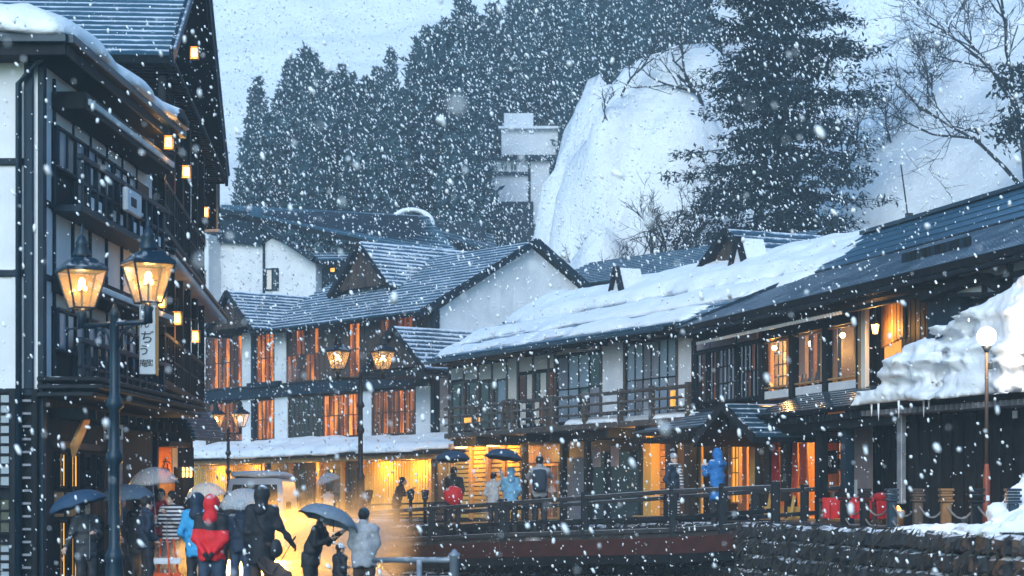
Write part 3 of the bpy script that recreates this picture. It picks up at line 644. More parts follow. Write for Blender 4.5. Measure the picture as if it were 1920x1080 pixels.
# hanging paper lanterns of the inn
def paper_lantern(px, py, Y, label, w=0.175, hgt=0.25):
    x, y, z = W(px, py, Y); t = thing('paper_lantern', label, 'lantern', (x, y, z - hgt / 2), 'paper lanterns of the timber inn')
    m = MB(); m.box((x, y, z), AX, (w * .42, w * .42, hgt * .42), 0.02); m.build('shade', 'paper_lamp', t)
    for s in (-1, 1): m = MB(); m.box((x, y, z + s * hgt * .45), AX, (w * .5, w * .5, 0.02), 0.006); m.build('frame', 'honey_wood', t)
    for sx in (-1, 1):
        for sy in (-1, 1): m = MB(); m.box((x + sx * w * .45, y + sy * w * .45, z), AX, (0.012, 0.012, hgt * .45), 0); m.build('frame_bar', 'iron', t)
    m = MB(); m.tube([(x, y, z + hgt * .45), (x, y, z + hgt * .45 + 0.28)], 0.01, 6); m.build('hook', 'iron', t); m = MB(); m.tube([(x, y, z + hgt * .45 + 0.26), (x - 0.5, y + 0.1, z + hgt * .45 + 0.30), (x - 1.15, y + 0.25, z + hgt * .45 + 0.30)], 0.014, 6); m.build('bracket', 'iron', t)
    pt_light((x, y - 0.22, z - 0.05), 9, WARM, t, 0.08)
for px, py, Y, lb in ((365, 100, 43.2, 'glowing square paper lantern high under the big gable of the timber inn'),
                  (317, 268, 38.3, 'glowing paper lantern by the inn\'s upper corner next to the plaster house'),
                  (350, 323, 41.3, 'glowing paper lantern under the inn eave between corner and end screen'),
                  (386, 398, 51.7, 'glowing paper lantern on the dark end screen of the inn'),
                  (333, 597, 39.6, 'larger glowing paper lantern under the inn\'s middle pent roof'),
                  (367, 631, 43.5, 'glowing paper lantern above the white wall at the inn\'s far end'),
                  (303, 565, 38.0, 'small glowing lantern deep under the inn\'s middle balcony')): paper_lantern(px, py, Y, lb)
# vertical shop sign
FN = Fac(W(262, 0, 35.0)[:2], W(293, 0, 35.1)[:2]); vsn = thing('hanging_sign', 'tall narrow white shop sign with brushed black characters beside the inn', 'sign', W(277, 700, 35.0))
FN.px('sign_board', 262, 562, 292, 702, 0, 0.06, 'paper_white', vsn); FN.px('sign_frame', 292.4, 560, 298, 705, -0.02, 0.08, 'honey_wood', vsn); FN.px('sign_frame', 261, 702, 293, 706, -0.02, 0.08, 'timber_bare', vsn)
for ch, px, py, sz in (('吉', 271, 573, .19), ('ま', 273, 590, .20), ('ん', 271, 608, .18), ('ぢ', 276, 634, .25), ('う', 270, 658, .21), ('庵', 269, 682, .15), ('里', 281, 681, .13)):
    u, z = FN.uz(px, py); text_mesh(ch, sz * 0.95, 'black_ink', vsn, FN.P(u, -0.008, z), (*FN.u, 0), (0, 0, 1))
FQ = Fac(W(196, 0, 35.5)[:2], W(232, 0, 35.6)[:2]); q = thing('notice_board', 'white notice board with black symbols on the pillar by the dark doorway', 'sign', W(214, 830, 35.5))
FQ.px('board', 194, 785, 231, 824, 0, 0.04, 'paper_white', q); FQ.px('pillar', 202, 824, 230, 985, 0.01, 0.2, 'shutter_grey', q)
for a in ((197, 806, 201, 814), (203, 790, 209, 796), (222, 804, 227, 818), (221, 790, 228, 793)): FQ.px('board_mark', *a, -0.006, 0.002, 'black_ink', q, 0)

# ================================================================ H3  white house and long roofs behind
F3 = Fac(W(384, 0, 92)[:2], W(592, 0, 90)[:2]); h3 = thing('white_house', 'white walled house with a dark sloping roof edge behind the timber lodging', 'house', (*W(480, 0, 92)[:2], 0.98))
def f3poly(name, pts, d, mat, t=0.1): poly_prism(name, [F3.P(F3.uz(x, y, d)[0], d, F3.uz(x, y, d)[1]) for x, y in pts], (F3.i[0], F3.i[1], 0), mat, h3, t)
f3poly('wall', [(384, 700), (592, 700), (592, 487), (510, 447), (488, 462), (384, 450)], 0.0, 'plaster', 4.0)
f3poly('gable_shadow_board', [(388, 405), (462, 405), (500, 440), (488, 460), (388, 452)], -0.3, 'timber_blue', 0.2)  # dark board painted in as the shadow under the roof edge
for (x0, y0, x1, y1) in ((391, 450, 395, 640), (492, 455, 496, 560)): F3.px('post', x0, y0, x1, y1, -0.08, 0.0, 'timber_blue', h3)
for a, b in (((405, 398), (466, 402)), ((464, 402), (590, 487))): bar('roof_edge', F3.P(F3.uz(*a, -.4)[0], -0.4, F3.uz(*a, -.4)[1]), F3.P(F3.uz(*b, -.4)[0], -0.4, F3.uz(*b, -.4)[1]), 0.5, 0.22, 'timber_blue', h3)
u0, u1, z0, z1 = F3.rect(499, 503, 523, 545); F3.window(u0, u1, z0, z1, -0.04, 2, 1, 'timber_blue', ['plaster_warm', 'window_dark'], h3)
for (x0, y0, x1, y1) in ((374, 440, 384, 462), (373, 508, 384, 540)): u0, u1, z0, z1 = F3.rect(x0, y0, x1, y1, -1.2); F3.window(u0, u1, z0, z1, -1.2, 1, 1, 'timber_bare', 'lit_yellow', h3)
F3.px('side_wall', 370, 440, 391, 700, -1.1, 0, 'plaster', h3)
F3.px('upper_wall', 590, 485, 640, 545, 0.6, 2.5, 'timber_blue', h3); u0, u1, z0, z1 = F3.rect(617, 500, 630, 512, 0.5); F3.window(u0, u1, z0, z1, 0.52, 1, 1, 'timber_bare', 'lit_yellow', h3)
def P3(px, py, Y): return W(px, py, Y)
roof(h3, P3(468, 404, 90), P3(870, 487, 93), P3(412, 386, 104), P3(800, 405, 106), 11, 'roof_teal', 0.2, 0.09, jit=1.5)
roof(h3, P3(592, 488, 89.5), P3(870, 487, 92), P3(560, 470, 93), P3(850, 466, 95), 4, 'roof_white', 0.15, 0.06)
# round-topped roof under an arched cap of snow, and low far roofs
hb = thing('low_outbuilding', 'low outbuilding with dark round-topped roof beneath an arched snow cap', 'building', (*W(790, 0, 108)[:2], 1.0))
x, y, z = W(782, 420, 108); block('wall', [(x - 1.6, y), (x + 3.6, y), (x + 3.6, y + 4), (x - 1.6, y + 4)], 1.0, z + 0.1, 'timber_blue', hb)
m = MB(); m.tube([(x - 0.3, y + 0.2, z), (x - 0.3, y + 3.8, z)], 0.95, 16); m.build('barrel_roof', 'timber_blue', hb, True)
roof(hb, W(820, 442, 107), W(935, 475, 107), W(820, 412, 110), W(925, 440, 110), 6, 'roof_dark', 0.15, 0.06)
def arch(X, Y, Z):
    r = np.sqrt((X - (x - 0.3)) ** 2 + ((Z - z) * 1.35) ** 2); s = np.maximum(np.abs(r - 1.05) - 0.16 - 0.03 * wob(X, Y, Z, 2), np.abs(Y - y - 1.8) - 1.9); return np.maximum(s, z - 0.12 - Z)
tag(nets_obj('arched_snow', arch, (x - 1.7, y - 0.3, z - 0.3), (x + 1.2, y + 4.0, z + 1.2), 0.09, 'snow'), 'arched white snow cap on the dark barrel roof', 'snow')

# ================================================================ far tower house in the snowfall
FT = Fac(W(912, 0, 128)[:2], W(1046, 0, 128)[:2]); ht = thing('hillside_tower', 'pale grey stepped tower house fading in the snowfall on the hillside', 'building', (*W(975, 0, 128)[:2], hz(0.5, 128)))
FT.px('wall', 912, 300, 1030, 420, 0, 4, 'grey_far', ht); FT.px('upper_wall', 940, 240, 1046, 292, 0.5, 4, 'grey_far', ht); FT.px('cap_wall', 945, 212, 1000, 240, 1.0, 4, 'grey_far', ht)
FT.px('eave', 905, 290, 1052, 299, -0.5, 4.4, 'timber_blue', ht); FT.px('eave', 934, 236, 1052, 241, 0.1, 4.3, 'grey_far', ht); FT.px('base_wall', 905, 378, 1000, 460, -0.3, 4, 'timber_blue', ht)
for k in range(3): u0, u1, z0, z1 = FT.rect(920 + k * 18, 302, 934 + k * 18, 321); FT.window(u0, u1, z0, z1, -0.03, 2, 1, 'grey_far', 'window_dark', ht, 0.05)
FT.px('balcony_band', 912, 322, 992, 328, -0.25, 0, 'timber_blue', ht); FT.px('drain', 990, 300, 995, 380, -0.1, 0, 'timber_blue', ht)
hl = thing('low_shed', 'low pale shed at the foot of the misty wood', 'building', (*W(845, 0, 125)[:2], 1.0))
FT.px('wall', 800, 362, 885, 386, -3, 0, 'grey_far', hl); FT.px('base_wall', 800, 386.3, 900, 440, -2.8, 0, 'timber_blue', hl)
# ================================================================ H4  timber lodging across the end of the street
F4 = Fac((-13.6, 86.76), (-2.76, 73.0)); h4 = thing('timber_lodging', 'two storey timber lodging with orange lit wooden windows, blue lapped roofs and three gables', 'building', (-8, 80, 0.98))
L4 = F4.L; uA = F4.uz(380, 700)[0]
fblock('wall', F4, uA, L4, 0.15, 7.0, 0.9, 8.45, 'brown_wood', h4)
def row4(cols, zlo, zhi):
    for x0, x1, kind in cols:
        u0, u1 = F4.uz(x0, 700)[0], F4.uz(x1, 700)[0]
        if kind == 'white': F4.bx('wall_panel', u0, u1, zlo, zhi, -0.04, 0.15, 'plaster', h4); continue
        if kind == 'beam': F4.bx('post', u0, u1, zlo - 0.3, zhi, -0.10, 0.15, 'timber_blue', h4); continue
        if kind == 'boards':
            n = max(2, int((u1 - u0) / 0.26))
            for i in range(n): a = u0 + (u1 - u0) * i / n; F4.bx('wall_board', a, a + (u1 - u0) / n - 0.02, zlo, zhi, -0.01 + 0.012 * (i % 2), 0.15, 'brown_wood', h4, 0.004)
            continue
        gm = {'orange': ['lit_orange'], 'brown': ['lit_brown', 'lit_brown', 'lit_orange'], 'dark': ['window_dark'], 'mix': ['lit_brown', 'lit_orange', 'lit_brown', 'brown_wood']}[kind]
        F4.window(u0, u1, zlo + 0.05, zhi - 0.05, 0.02, max(2, int((u1 - u0) / 0.32)), 2, 'brown_wood', gm, h4, 0.05, 0.04)
row4([(386, 455, 'brown'), (455, 474, 'white'), (474, 480, 'beam'), (481, 515, 'orange'), (516, 537, 'white'), (538, 600, 'mix'), (600, 655, 'boards'), (655, 676, 'orange'), (676, 700, 'boards'), (700, 745, 'mix'), (745, 776, 'orange'), (776, 808, 'boards')], 6.15, 8.4)
row4([(392, 455, 'brown'), (455, 474, 'white'), (474, 480, 'beam'), (483, 515, 'orange'), (516, 540, 'white'), (541, 605, 'dark'), (607, 673, 'orange'), (675, 697, 'white'), (698, 780, 'brown'), (781, 808, 'white')], 3.95, 5.68)
F4.bx('floor_band', uA, L4, 5.70, 6.12, -0.22, 0.15, 'timber_blue', h4); F4.bx('band_rail', uA, L4, 6.12, 6.2, -0.26, 0.0, 'timber', h4)
u0, u1 = F4.uz(478, 700)[0], F4.uz(537, 700)[0]; F4.bx('window_balcony', u0, u1, 6.1, 6.3, -0.4, -0.2, 'timber_blue', h4)
u0, u1 = F4.uz(700, 800)[0], F4.uz(781, 800)[0]; F4.bx('wall_panel', u0, u1, 3.6, 3.93, -0.05, 0.1, 'plaster', h4)
F4.bx('corner_post', L4 - 0.12, L4 + 0.12, 0.95, 8.4, -0.1, 0.15, 'timber_blue', h4)
# main roof, ridge parallel to the front
ZR4, DR4 = 11.15, 4.4; uR0 = F4.uz(500, 607)[0]
roof(h4, F4.P(uR0, -0.8, 8.25), F4.P(L4 + 0.35, -0.8, 8.25), F4.P(uR0, DR4, ZR4), F4.P(L4 + 0.35, DR4, ZR4), 20, 'roof_white', 0.16, 0.055, jit=0.4)
roof(h4, F4.P(L4 + 0.35, 9.2, 8.3), F4.P(uR0, 9.2, 8.3), F4.P(L4 + 0.35, DR4, ZR4), F4.P(uR0, DR4, ZR4), 6, 'roof_dark', 0.16, 0.055)
poly_prism('gable_wall', [F4.P(L4 + 0.02, d, z) for d, z in ((0.0, 3.0), (8.6, 3.0), (8.6, 8.45), (DR4, ZR4 - 0.22), (0.0, 8.3))], (-F4.u[0], -F4.u[1], 0), 'plaster', h4, 0.2)
for a, b in (((-0.85, 8.2), (DR4, ZR4 - 0.02)), ((9.2, 8.2), (DR4, ZR4 - 0.02))): bar('barge_board', F4.P(L4 + 0.38, *a), F4.P(L4 + 0.38, *b), 0.07, 0.26, 'timber_blue', h4)
ua, za = F4.uz(425, 545, -1.4); ue, ze = F4.uz(466, 607, -1.4); gable(h4, F4, ua, za, ue - ua, ze, -1.4, 5.5, 'roof_white', 12)
ua, za = F4.uz(672, 452, 1.2); ue, ze = F4.uz(724, 528, 1.2); gable(h4, F4, ua, za, ue - ua, ze, 1.2, 8.0, 'roof_white', 12)
ua, za = F4.uz(735, 611, -2.0); ue, ze = F4.uz(790, 682, -2.0); gable(h4, F4, ua, za, ue - ua, ze, -2.0, 2.4, 'roof_white', 10)
F4.bx('porch_beam', ua - (ue - ua), ue, ze - 0.35, ze - 0.12, -1.8, 0, 'timber', h4)
# long canopy with snow, lit ground floor
uc0, uc1 = F4.uz(352, 850, -1.6)[0], F4.uz(884, 850, -1.6)[0]
roof(h4, F4.P(uc0, -1.7, 3.28), F4.P(uc1, -1.7, 3.28), F4.P(uc0, 0.1, 3.85), F4.P(uc1, 0.1, 3.85), 4, 'roof_white', 0.1, courses=False, name='canopy')
snow_slab('canopy_snow', 'long even band of snow on the canopy of the timber lodging', F4, uc0, uc1, -1.75, 0.05, lambda U, D: 3.30 + 0.317 * (D + 1.7) + 0 * U, 0.22, 0.1, edge=0.25)
F4.bx('canopy_beam', uc0, uc1, 3.02, 3.2, -1.5, -1.3, 'honey_wood', h4)
fblock('ground_floor_wall', F4, F4.uz(362, 900)[0], L4 + 2.2, -0.6, 0.14, 0.9, 3.1, 'brown_wood', h4)
for a, b, mt in ((366, 492, 'yellow_wall'), (684, 806, 'yellow_wall')):
    u0, u1 = F4.uz(a, 900, -.6)[0], F4.uz(b, 900, -.6)[0]; n = int((u1 - u0) / 0.16)
    for i in range(n): u = u0 + (u1 - u0) * i / n; F4.bx('shutter_slat', u, u + 0.115, 1.0, 3.0, -0.66, -0.60, mt, h4, 0.004)
for a, b in ((500, 542), (548, 590), (600, 640), (645, 672)): u0, u1, = F4.uz(a, 900, -.6)[0], F4.uz(b, 900, -.6)[0]; F4.window(u0, u1, 1.0, 2.8, -0.62, 3, 2, 'brown_wood', ['window_dark', 'brown_wood'], h4)
for a in (496, 545, 597, 642, 680, 808): u = F4.uz(a, 900, -.7)[0]; F4.bx('ground_post', u - .09, u + .09, 0.95, 3.1, -0.75, -0.6, 'honey_wood', h4)
for a, e in ((400, 62), (465, 62), (585, 34), (710, 75), (775, 75)):
    u = F4.uz(a, 870, -1.1)[0]; F4.bx('canopy_lamp', u - 0.3, u + 0.3, 3.10, 3.14, -1.22, -1.16, 'tube_lamp', h4, 0)
    pt_light(F4.P(u, -1.15, 2.78), e, YEL, h4, 0.15, 'canopy_light')

# ================================================================ H5b white walled house with blue roof, behind the balcony house
F8 = Fac(W(985, 0, 81)[:2], W(1450, 0, 70)[:2]); h8 = thing('back_house', 'low white house with streaked blue roof behind the balcony house', 'house', (*W(1150, 0, 77)[:2], 0.98))
fblock('wall', F8, 0, F8.L, 0.3, 4, 0.9, F8.uz(1000, 547)[1], 'plaster', h8); u = F8.uz(988, 560)[0]; F8.bx('post', u, u + 0.08, 1, 8.4, 0.2, 0.3, 'timber_blue', h8)
a, b = F8.uz(990, 547, -0.4), F8.uz(1440, 497, -0.4); ra, rb = F8.uz(1075, 497, 2.4), F8.uz(1440, 440, 2.4)
roof(h8, F8.P(a[0], -0.4, a[1]), F8.P(b[0], -0.4, a[1]), F8.P(a[0] + 0.8, 2.4, ra[1]), F8.P(b[0], 2.4, ra[1]), 13, 'roof_white', 0.14, 0.05, jit=0.4)

# ================================================================ H5  balcony house
F5 = Fac((-2.1, 68.0), (4.9, 54.1)); h5 = thing('balcony_house', 'two storey house with long brown wooden balcony, cream panels and snow covered roof', 'house', (2, 62, 0.98))
U5 = lambda x: F5.uz(x, 700)[0]
uL, uR = U5(842), U5(1312)
fblock('upper_wall', F5, uL, uR, 0.05, 5.5, 3.55, 6.3, 'timber_bare', h5); fblock('ground_floor_wall', F5, uL, uR, 0.9, 5.5, 0.9, 3.55, 'brown_wood', h5)
Z5 = lambda x, y: F5.uz(x, y)[1]
def pan(x0, x1, z0, z1, mt): F5.bx('wall_panel', U5(x0), U5(x1), z0, z1, -0.03, 0.05, mt, h5)
ztop = 6.15
for x0, x1 in ((847, 871), (873, 898), (900, 923), (926, 951)): pan(x0, x1, Z5(x0, 713), ztop - 0.22, 'plaster_warm')
for x0, x1 in ((975, 1000), (1003, 1030), (1032, 1041)): pan(x0, x1, 5.55, 5.98, 'plaster_warm')
pan(954, 971, Z5(962, 748), 6.0, 'plaster_warm'); pan(1046, 1127, Z5(1087, 660), 6.15, 'plaster_warm'); pan(1131, 1171, 4.05, 6.15, 'plaster'); pan(1176, 1270, Z5(1220, 634), 6.15, 'plaster_warm'); pan(1272, 1296, 4.0, 6.1, 'plaster')
for x0, x1 in ((954, 971), (1131, 1171)): pan(x0, x1, 3.75, 4.0, 'plaster')
zb = 3.85
F5.window(U5(846), U5(897), zb, Z5(870, 716), 0.0, 3, 2, 'rail_wood', 'window_dark', h5); F5.window(U5(899), U5(952), zb, Z5(925, 712), 0.0, 3, 2, 'rail_wood', ['window_dark', 'window_dark', 'window_pale'], h5)
F5.window(U5(974), U5(1041), zb, 5.5, 0.0, 5, 2, 'timber_bare', ['plaster_warm', 'window_dark', 'plaster_warm', 'lit_brown'], h5)
F5.window(U5(1046), U5(1128), zb, Z5(1087, 663), 0.0, 4, 2, 'timber_bare', ['window_pale', 'window_pale', 'window_dark', 'shutter_grey'], h5)
F5.window(U5(1175), U5(1271), zb, Z5(1223, 637), 0.0, 6, 2, 'timber_bare', ['window_pale', 'shutter_grey', 'shutter_grey', 'window_pale'], h5)
F5.px('lit_pane', 1257, 732, 1268, 762, -0.05, -0.02, 'lit_yellow', h5, 0); F5.px('lit_pane', 870, 783, 888, 795, -0.05, -0.02, 'lit_yellow', h5, 0); F5.px('lit_pane', 894, 783, 898, 793, -0.05, -0.02, 'lit_yellow', h5, 0)
for x in (844, 872, 899, 925, 953, 973, 1002, 1031, 1043, 1129, 1173, 1272): F5.bx('post', U5(x) - 0.045, U5(x) + 0.045, 3.6, 6.2, -0.07, 0.05, 'rail_wood', h5)
F5.bx('eave_beam', uL - 0.2, uR, 6.12, 6.28, -0.1, 0.1, 'rail_wood', h5)
for i in range(12): u = uL + 0.2 + i * (uR - uL) / 12; F5.bx('eave_bracket', u, u + 0.14, 5.98, 6.12, -0.75, 0.0, 'honey_wood' if i < 5 else 'timber_bare', h5)
# balcony
DB = -0.95; ub0, ub1 = F5.uz(840, 800, DB)[0], F5.uz(1293, 760, DB)[0]; zr = F5.uz(1065, 745, DB)[1]; zf = F5.uz(1065, 797, DB)[1]
F5.bx('balcony_floor', ub0 - 0.2, ub1, zf - 0.16, zf, DB - 0.05, 0.0, 'rail_wood', h5)
for z, w in ((zr, 0.10), ((zr * 0.66 + zf * 0.34), 0.07), (zr * 0.33 + zf * 0.67, 0.07)): F5.bx('rail', ub0 - 0.25, ub1, z - w / 2, z + w / 2, DB - 0.05, DB + 0.05, 'rail_wood', h5)
for x in (846, 889, 944, 962, 1022, 1036, 1097, 1163, 1222, 1290): u = F5.uz(x, 770, DB)[0]; F5.bx('rail_post', u - 0.065, u + 0.065, zf - 0.1, zr + 0.10, DB - 0.07, DB + 0.07, 'rail_wood', h5)
for i in range(9): u = ub0 + 0.3 + i * 1.65; F5.bx('floor_joist', u, u + 0.13, zf - 0.42, zf - 0.16, DB + 0.05, 0.6, 'timber_bare', h5)
snow_slab('balcony_snow', 'patchy snow lying on the balcony floor of the cream panelled house', F5, F5.uz(1060, 790, DB)[0], ub1 + 0.6, DB - 0.05, -0.1, lambda U, D: zf + 0 * U, 0.14, 0.07, rough=0.05, edge=0.2)
# roof and its snow
E5, ZR5, DR5 = 6.15, 8.35, 3.6; D0 = -0.95; sl5 = (ZR5 - E5) / (DR5 - D0); ue0 = F5.uz(800, 683, D0)[0]; uR2 = F5.L + 5.5
roof(h5, F5.P(ue0, D0, E5), F5.P(uR2, D0, E5), F5.P(ue0 + 0.2, DR5, ZR5), F5.P(uR2, DR5, ZR5), 10, 'roof_teal', 0.15, 0.05)
roof(h5, F5.P(uR2, 7.5, E5), F5.P(ue0, 7.5, E5), F5.P(uR2, DR5, ZR5), F5.P(ue0 + .2, DR5, ZR5), 4, 'roof_dark', 0.15, 0.05)
F5.bx('gutter', ue0, uR - 0.2, E5 - 0.12, E5 - 0.02, D0 - 0.1, D0, 'iron_blue', h5)
zs = lambda U, D: E5 + 0.03 + sl5 * (D - D0) + 0 * U
snow_slab('roof_snow', 'broad white snow blanket along the ridge of the balcony house roof', F5, ue0 + 0.3, uR2 - 0.2, D0 + 2.36, DR5 + 0.25, zs, 0.34, 0.11, rough=0.05, seed=3)
snow_slab('roof_snow', 'middle white strip of snow on the balcony house roof', F5, ue0 + 0.1, uR2 - 1.5, D0 + 1.12, D0 + 2.28, zs, 0.22, 0.10, rough=0.06, seed=8)
snow_slab('roof_snow', 'ragged lowest strip of snow along the balcony house eave', F5, ue0 + 0.0, U5(1330), D0 + 0.10, D0 + 1.04, zs, 0.15, 0.09, rough=0.09, seed=14)
for x, y, w, hh in ((1158, 528, 0.34, 0.5), (1386, 482, 0.38, 0.55)):
    d = D0 + 3.2 if x < 1200 else D0 + 3.4; u, _ = F5.uz(x, y, d); zb_ = float(zs(0, d)) + 0.1
    poly_prism('roof_vent', [F5.P(u - w, d, zb_), F5.P(u + w, d, zb_), F5.P(u, d, zb_ + hh * 1.7)], (F5.i[0], F5.i[1], 0), 'paper_white', h5, 0.8)
    for s in (-1, 1): bar('vent_edge', F5.P(u + s * w * 1.15, d - 0.05, zb_ - 0.05), F5.P(u, d - 0.05, zb_ + hh * 1.75), 0.2, 0.07, 'timber', h5)
ucp, zcp = F5.uz(1360, 498, DR5 - 0.6); gable(h5, F5, ucp, zcp + 1.05, 1.25, zcp + 0.2, DR5 - 0.6, DR5 + 3, 'roof_dark', 5, wall='rail_wood', zw=zcp - 0.3)
# ground floor front
def g5(x0, x1, z0, z1, d, mt, nm, t=0.06): F5.bx(nm, F5.uz(x0, 880, d)[0], F5.uz(x1, 880, d)[0], z0, z1, d, d + t, mt, h5)
for k in range(16): g5(846, 878, 1.0 + k * 0.15, 1.12 + k * 0.15, 0.82, 'yellow_wall', 'slat'); g5(884, 975, 1.0 + k * 0.15, 1.12 + k * 0.15, 0.80, 'yellow_wall', 'slat')
for x in (843, 881, 913, 944, 979): g5(x - 2.5, x + 2.5, 0.95, 3.5, 0.70, 'honey_wood', 'slat_post', 0.1)
g5(984, 1052, 0.95, 3.2, 0.80, 'honey_wood', 'door_surround'); u0, u1 = F5.uz(1012, 880, .75)[0], F5.uz(1050, 880, .75)[0]; F5.window(u0, u1, 1.0, 2.7, 0.74, 3, 2, 'honey_wood', ['window_glass', 'lit_brown'], h5)
g5(984, 1050, 2.75, 3.3, 0.72, 'lit_brown', 'transom')
for a, b in ((1056, 1074), (1076, 1094)): g5(a, b, 1.0, 2.85, 0.55, 'shutter_grey', 'shutter')
for x in (980, 1052, 1097, 1200): g5(x - 3, x + 3, 0.95, 3.6, 0.30, 'timber_bare', 'ground_post', 0.16)
g5(1098, 1198, 0.95, 3.0, 0.72, 'window_dark', 'opening_shadow', 0.04)  # dark sheet over the wall, painting the shade inside the open bay
for x in (1118, 1152): g5(x - 7, x + 7, 2.55, 3.15, 0.40, 'plaster_pink', 'short_curtain', 0.02)
g5(1204, 1221, 0.95, 3.45, 0.35, 'yellow_wall', 'lit_pillar', 0.3)
for k in range(12): g5(1222, 1246, 1.0 + k * 0.18, 1.16 + k * 0.18, 0.62, 'honey_wood', 'wall_board')
F5.bx('tube_lamp', F5.uz(1180, 785, .1)[0], F5.uz(1204, 785, .1)[0], 3.42, 3.47, 0.08, 0.14, 'tube_lamp', h5, 0)
for x, d, z, e in ((865, 0.2, 3.2, 75), (925, 0.2, 3.2, 80), (1000, 0.2, 3.0, 40), (1212, -0.3, 3.2, 60)): u = F5.uz(x, 870, d)[0]; pt_light(F5.P(u, d, z), e, YEL, h5, 0.12, 'porch_light')
for x in (865, 925): u = F5.uz(x, 870, .2)[0]; F5.bx('tube_lamp', u - 0.4, u + 0.4, 3.3, 3.35, 0.16, 0.24, 'tube_lamp', h5, 0)

# ================================================================ H6  dark shop house with the big blue roof
F6 = Fac((4.75, 52.4), (8.25, 39.4)); h6 = thing('shop_house', 'large dark timber shop house with sweeping blue metal roof and lit upper windows', 'house', (7, 47, 1.1))
U6 = lambda x, d=0.0: F6.uz(x, 700, d)[0]
Lx = F6.uz(1700, 700)[0]
def w6(nm, x0, x1, z0, z1, d, mt, t=0.08, ch=0.01): return F6.bx(nm, U6(x0, d), U6(x1, d), z0, z1, d, d + t, mt, h6, ch)
Zf = 3.95
fblock('rear_wall', F6, U6(1300), 15.5, 3.2, 6.5, 1.0, 6.6, 'timber_bare', h6)
fblock('upper_floor', F6, U6(1300), 13.5, 0.0, 6.0, Zf - 0.3, Zf - 0.05, 'timber_bare', h6)
fblock('ceiling', F6, U6(1300), 15.5, 0.0, 6.0, 5.75, 5.9, 'timber_bare', h6)
w6('side_wall', 1296, 1428, Zf, 5.75, 0.25, 'timber_bare', 0.1)
fblock('side_wall', F6, U6(1296), U6(1296) + 0.12, 0.05, 6.0, 1.1, 5.75, 'timber_bare', h6)
# left part: lattice windows
for x0, x1 in ((1303, 1324), (1326, 1344)): F6.window(U6(x0), U6(x1), Zf + 0.1, 5.35, 0.05, 2, 1, 'timber_bare', ['window_dark', 'lit_brown'], h6)
F6.window(U6(1346), U6(1379), Zf + 0.05, 5.35, 0.03, 4, 3, 'timber_bare', ['window_pale', 'shutter_grey'], h6); F6.window(U6(1382), U6(1424), Zf + 0.05, 5.35, 0.05, 5, 2, 'timber_bare', ['window_dark', 'window_dark', 'lit_brown', 'window_dark'], h6)
for x0, x1, y in ((1306, 1330, 0), (1333, 1376, 0), (1382, 1418, 0)): w6('wall_panel', x0, x1, 5.40, 5.62, -0.02, 'plaster_pink', 0.05)
# three lit windows over a real room
for i, (x0, x1) in enumerate(((1429, 1477), (1487, 1541), (1548, 1604))):
    F6.window(U6(x0), U6(x1), Zf + 0.22, 5.28 + 0.02 * i, 0.03, 1, 1, 'honey_wood', 'window_glass', h6, 0.045)
    w6('sill_panel', x0 + 4, x1, Zf - 0.02, Zf + 0.17, 0.0, 'plaster', 0.06)
for x in (1425, 1482, 1544.5, 1608): w6('post', x - 4, x + 4, Zf - 0.1, 5.75, -0.06, 'timber_bare', 0.16)
w6('lintel', 1425, 1612, 5.34, 5.75, 0.0, 'timber_bare', 0.1)
fblock('room_back', F6, U6(1420), U6(1640), 2.6, 2.7, Zf, 5.75, 'honey_wood', h6); fblock('room_floor', F6, U6(1420), U6(1640), 0.1, 2.6, Zf - 0.04, Zf, 'honey_wood', h6)
for x, d, mt, wd in ((1440, 1.4, 'honey_wood', 10), (1503, 1.0, 'plaster_warm', 12), (1522, 0.9, 'honey_wood', 6), (1557, 0.7, 'yellow_wall', 12), (1590, 1.5, 'brown_wood', 26)): w6('room_panel', x - wd / 2, x + wd / 2, Zf, 5.7, d, mt, 0.1)
us = U6(1465, 1.6); F6.window(us - 0.45, us + 0.45, Zf + 0.1, 5.6, 1.6, 3, 5, 'timber_bare', 'plaster_warm', h6, 0.03, 0.02)
m = MB(); m.ball(F6.P(U6(1440, .45), .45, Zf + 0.34), 0.13, n=14, m=10); m.build('patterned_ball', 'paper_white', h6, True)
for k in range(5): a = k * 1.256; m = MB(); m.ball(F6.P(U6(1440, .33) + 0.07 * math.cos(a), .335, Zf + 0.34 + 0.07 * math.sin(a)), (0.028, 0.016, 0.028), n=8, m=6); m.build('ball_patch', 'black_ink', h6, True)
for k in range(7): x = 1492 + k * 6.5; m = MB(); p = F6.P(U6(x, .35), .35, Zf); m.lathe([(0.05, 0.2), (0.055, 0.34), (0.02, 0.42), (0.02, 0.5)], p, 8); m.build('bottle', 'honey_wood' if k % 2 else 'brown_wood', h6, True)
for x, d, z, e in ((1452, 1.0, 5.3, 150), (1520, 1.3, 5.3, 140), (1580, 1.0, 5.3, 70)):
    p = F6.P(U6(x, d), d, z); m = MB(); m.ball(p, 0.06); m.build('room_bulb', 'bulb', h6, True); pt_light((p[0], p[1], p[2] - 0.12), e, WARM, h6, 0.06, 'room_light')
# right end of the upper floor: corner post, orange lit boards, dark boards
w6('corner_post', 1608, 1614, Zf - 0.1, 5.8, -0.1, 'honey_wood', 0.12); w6('corner_board', 1614, 1622, Zf - 0.05, 5.75, -0.12, 'plaster_warm', 0.1)
for k in range(9): w6('dark_board', 1622 + k * 3.4, 1625 + k * 3.4, 3.4, 5.8, 0.35, 'timber_bare', 0.08)
for k in range(7): w6('lit_board', 1652 + k * 6, 1657 + k * 6, 4.75 + 0.02 * k, 5.75, 0.30 - 0.01 * k, 'honey_wood', 0.06)
for k in range(14): w6('dark_board', 1690 + k * 9, 1698 + k * 9, 2.4, 6.6, 0.3, 'timber_bare' if k % 3 else 'timber_blue', 0.08)
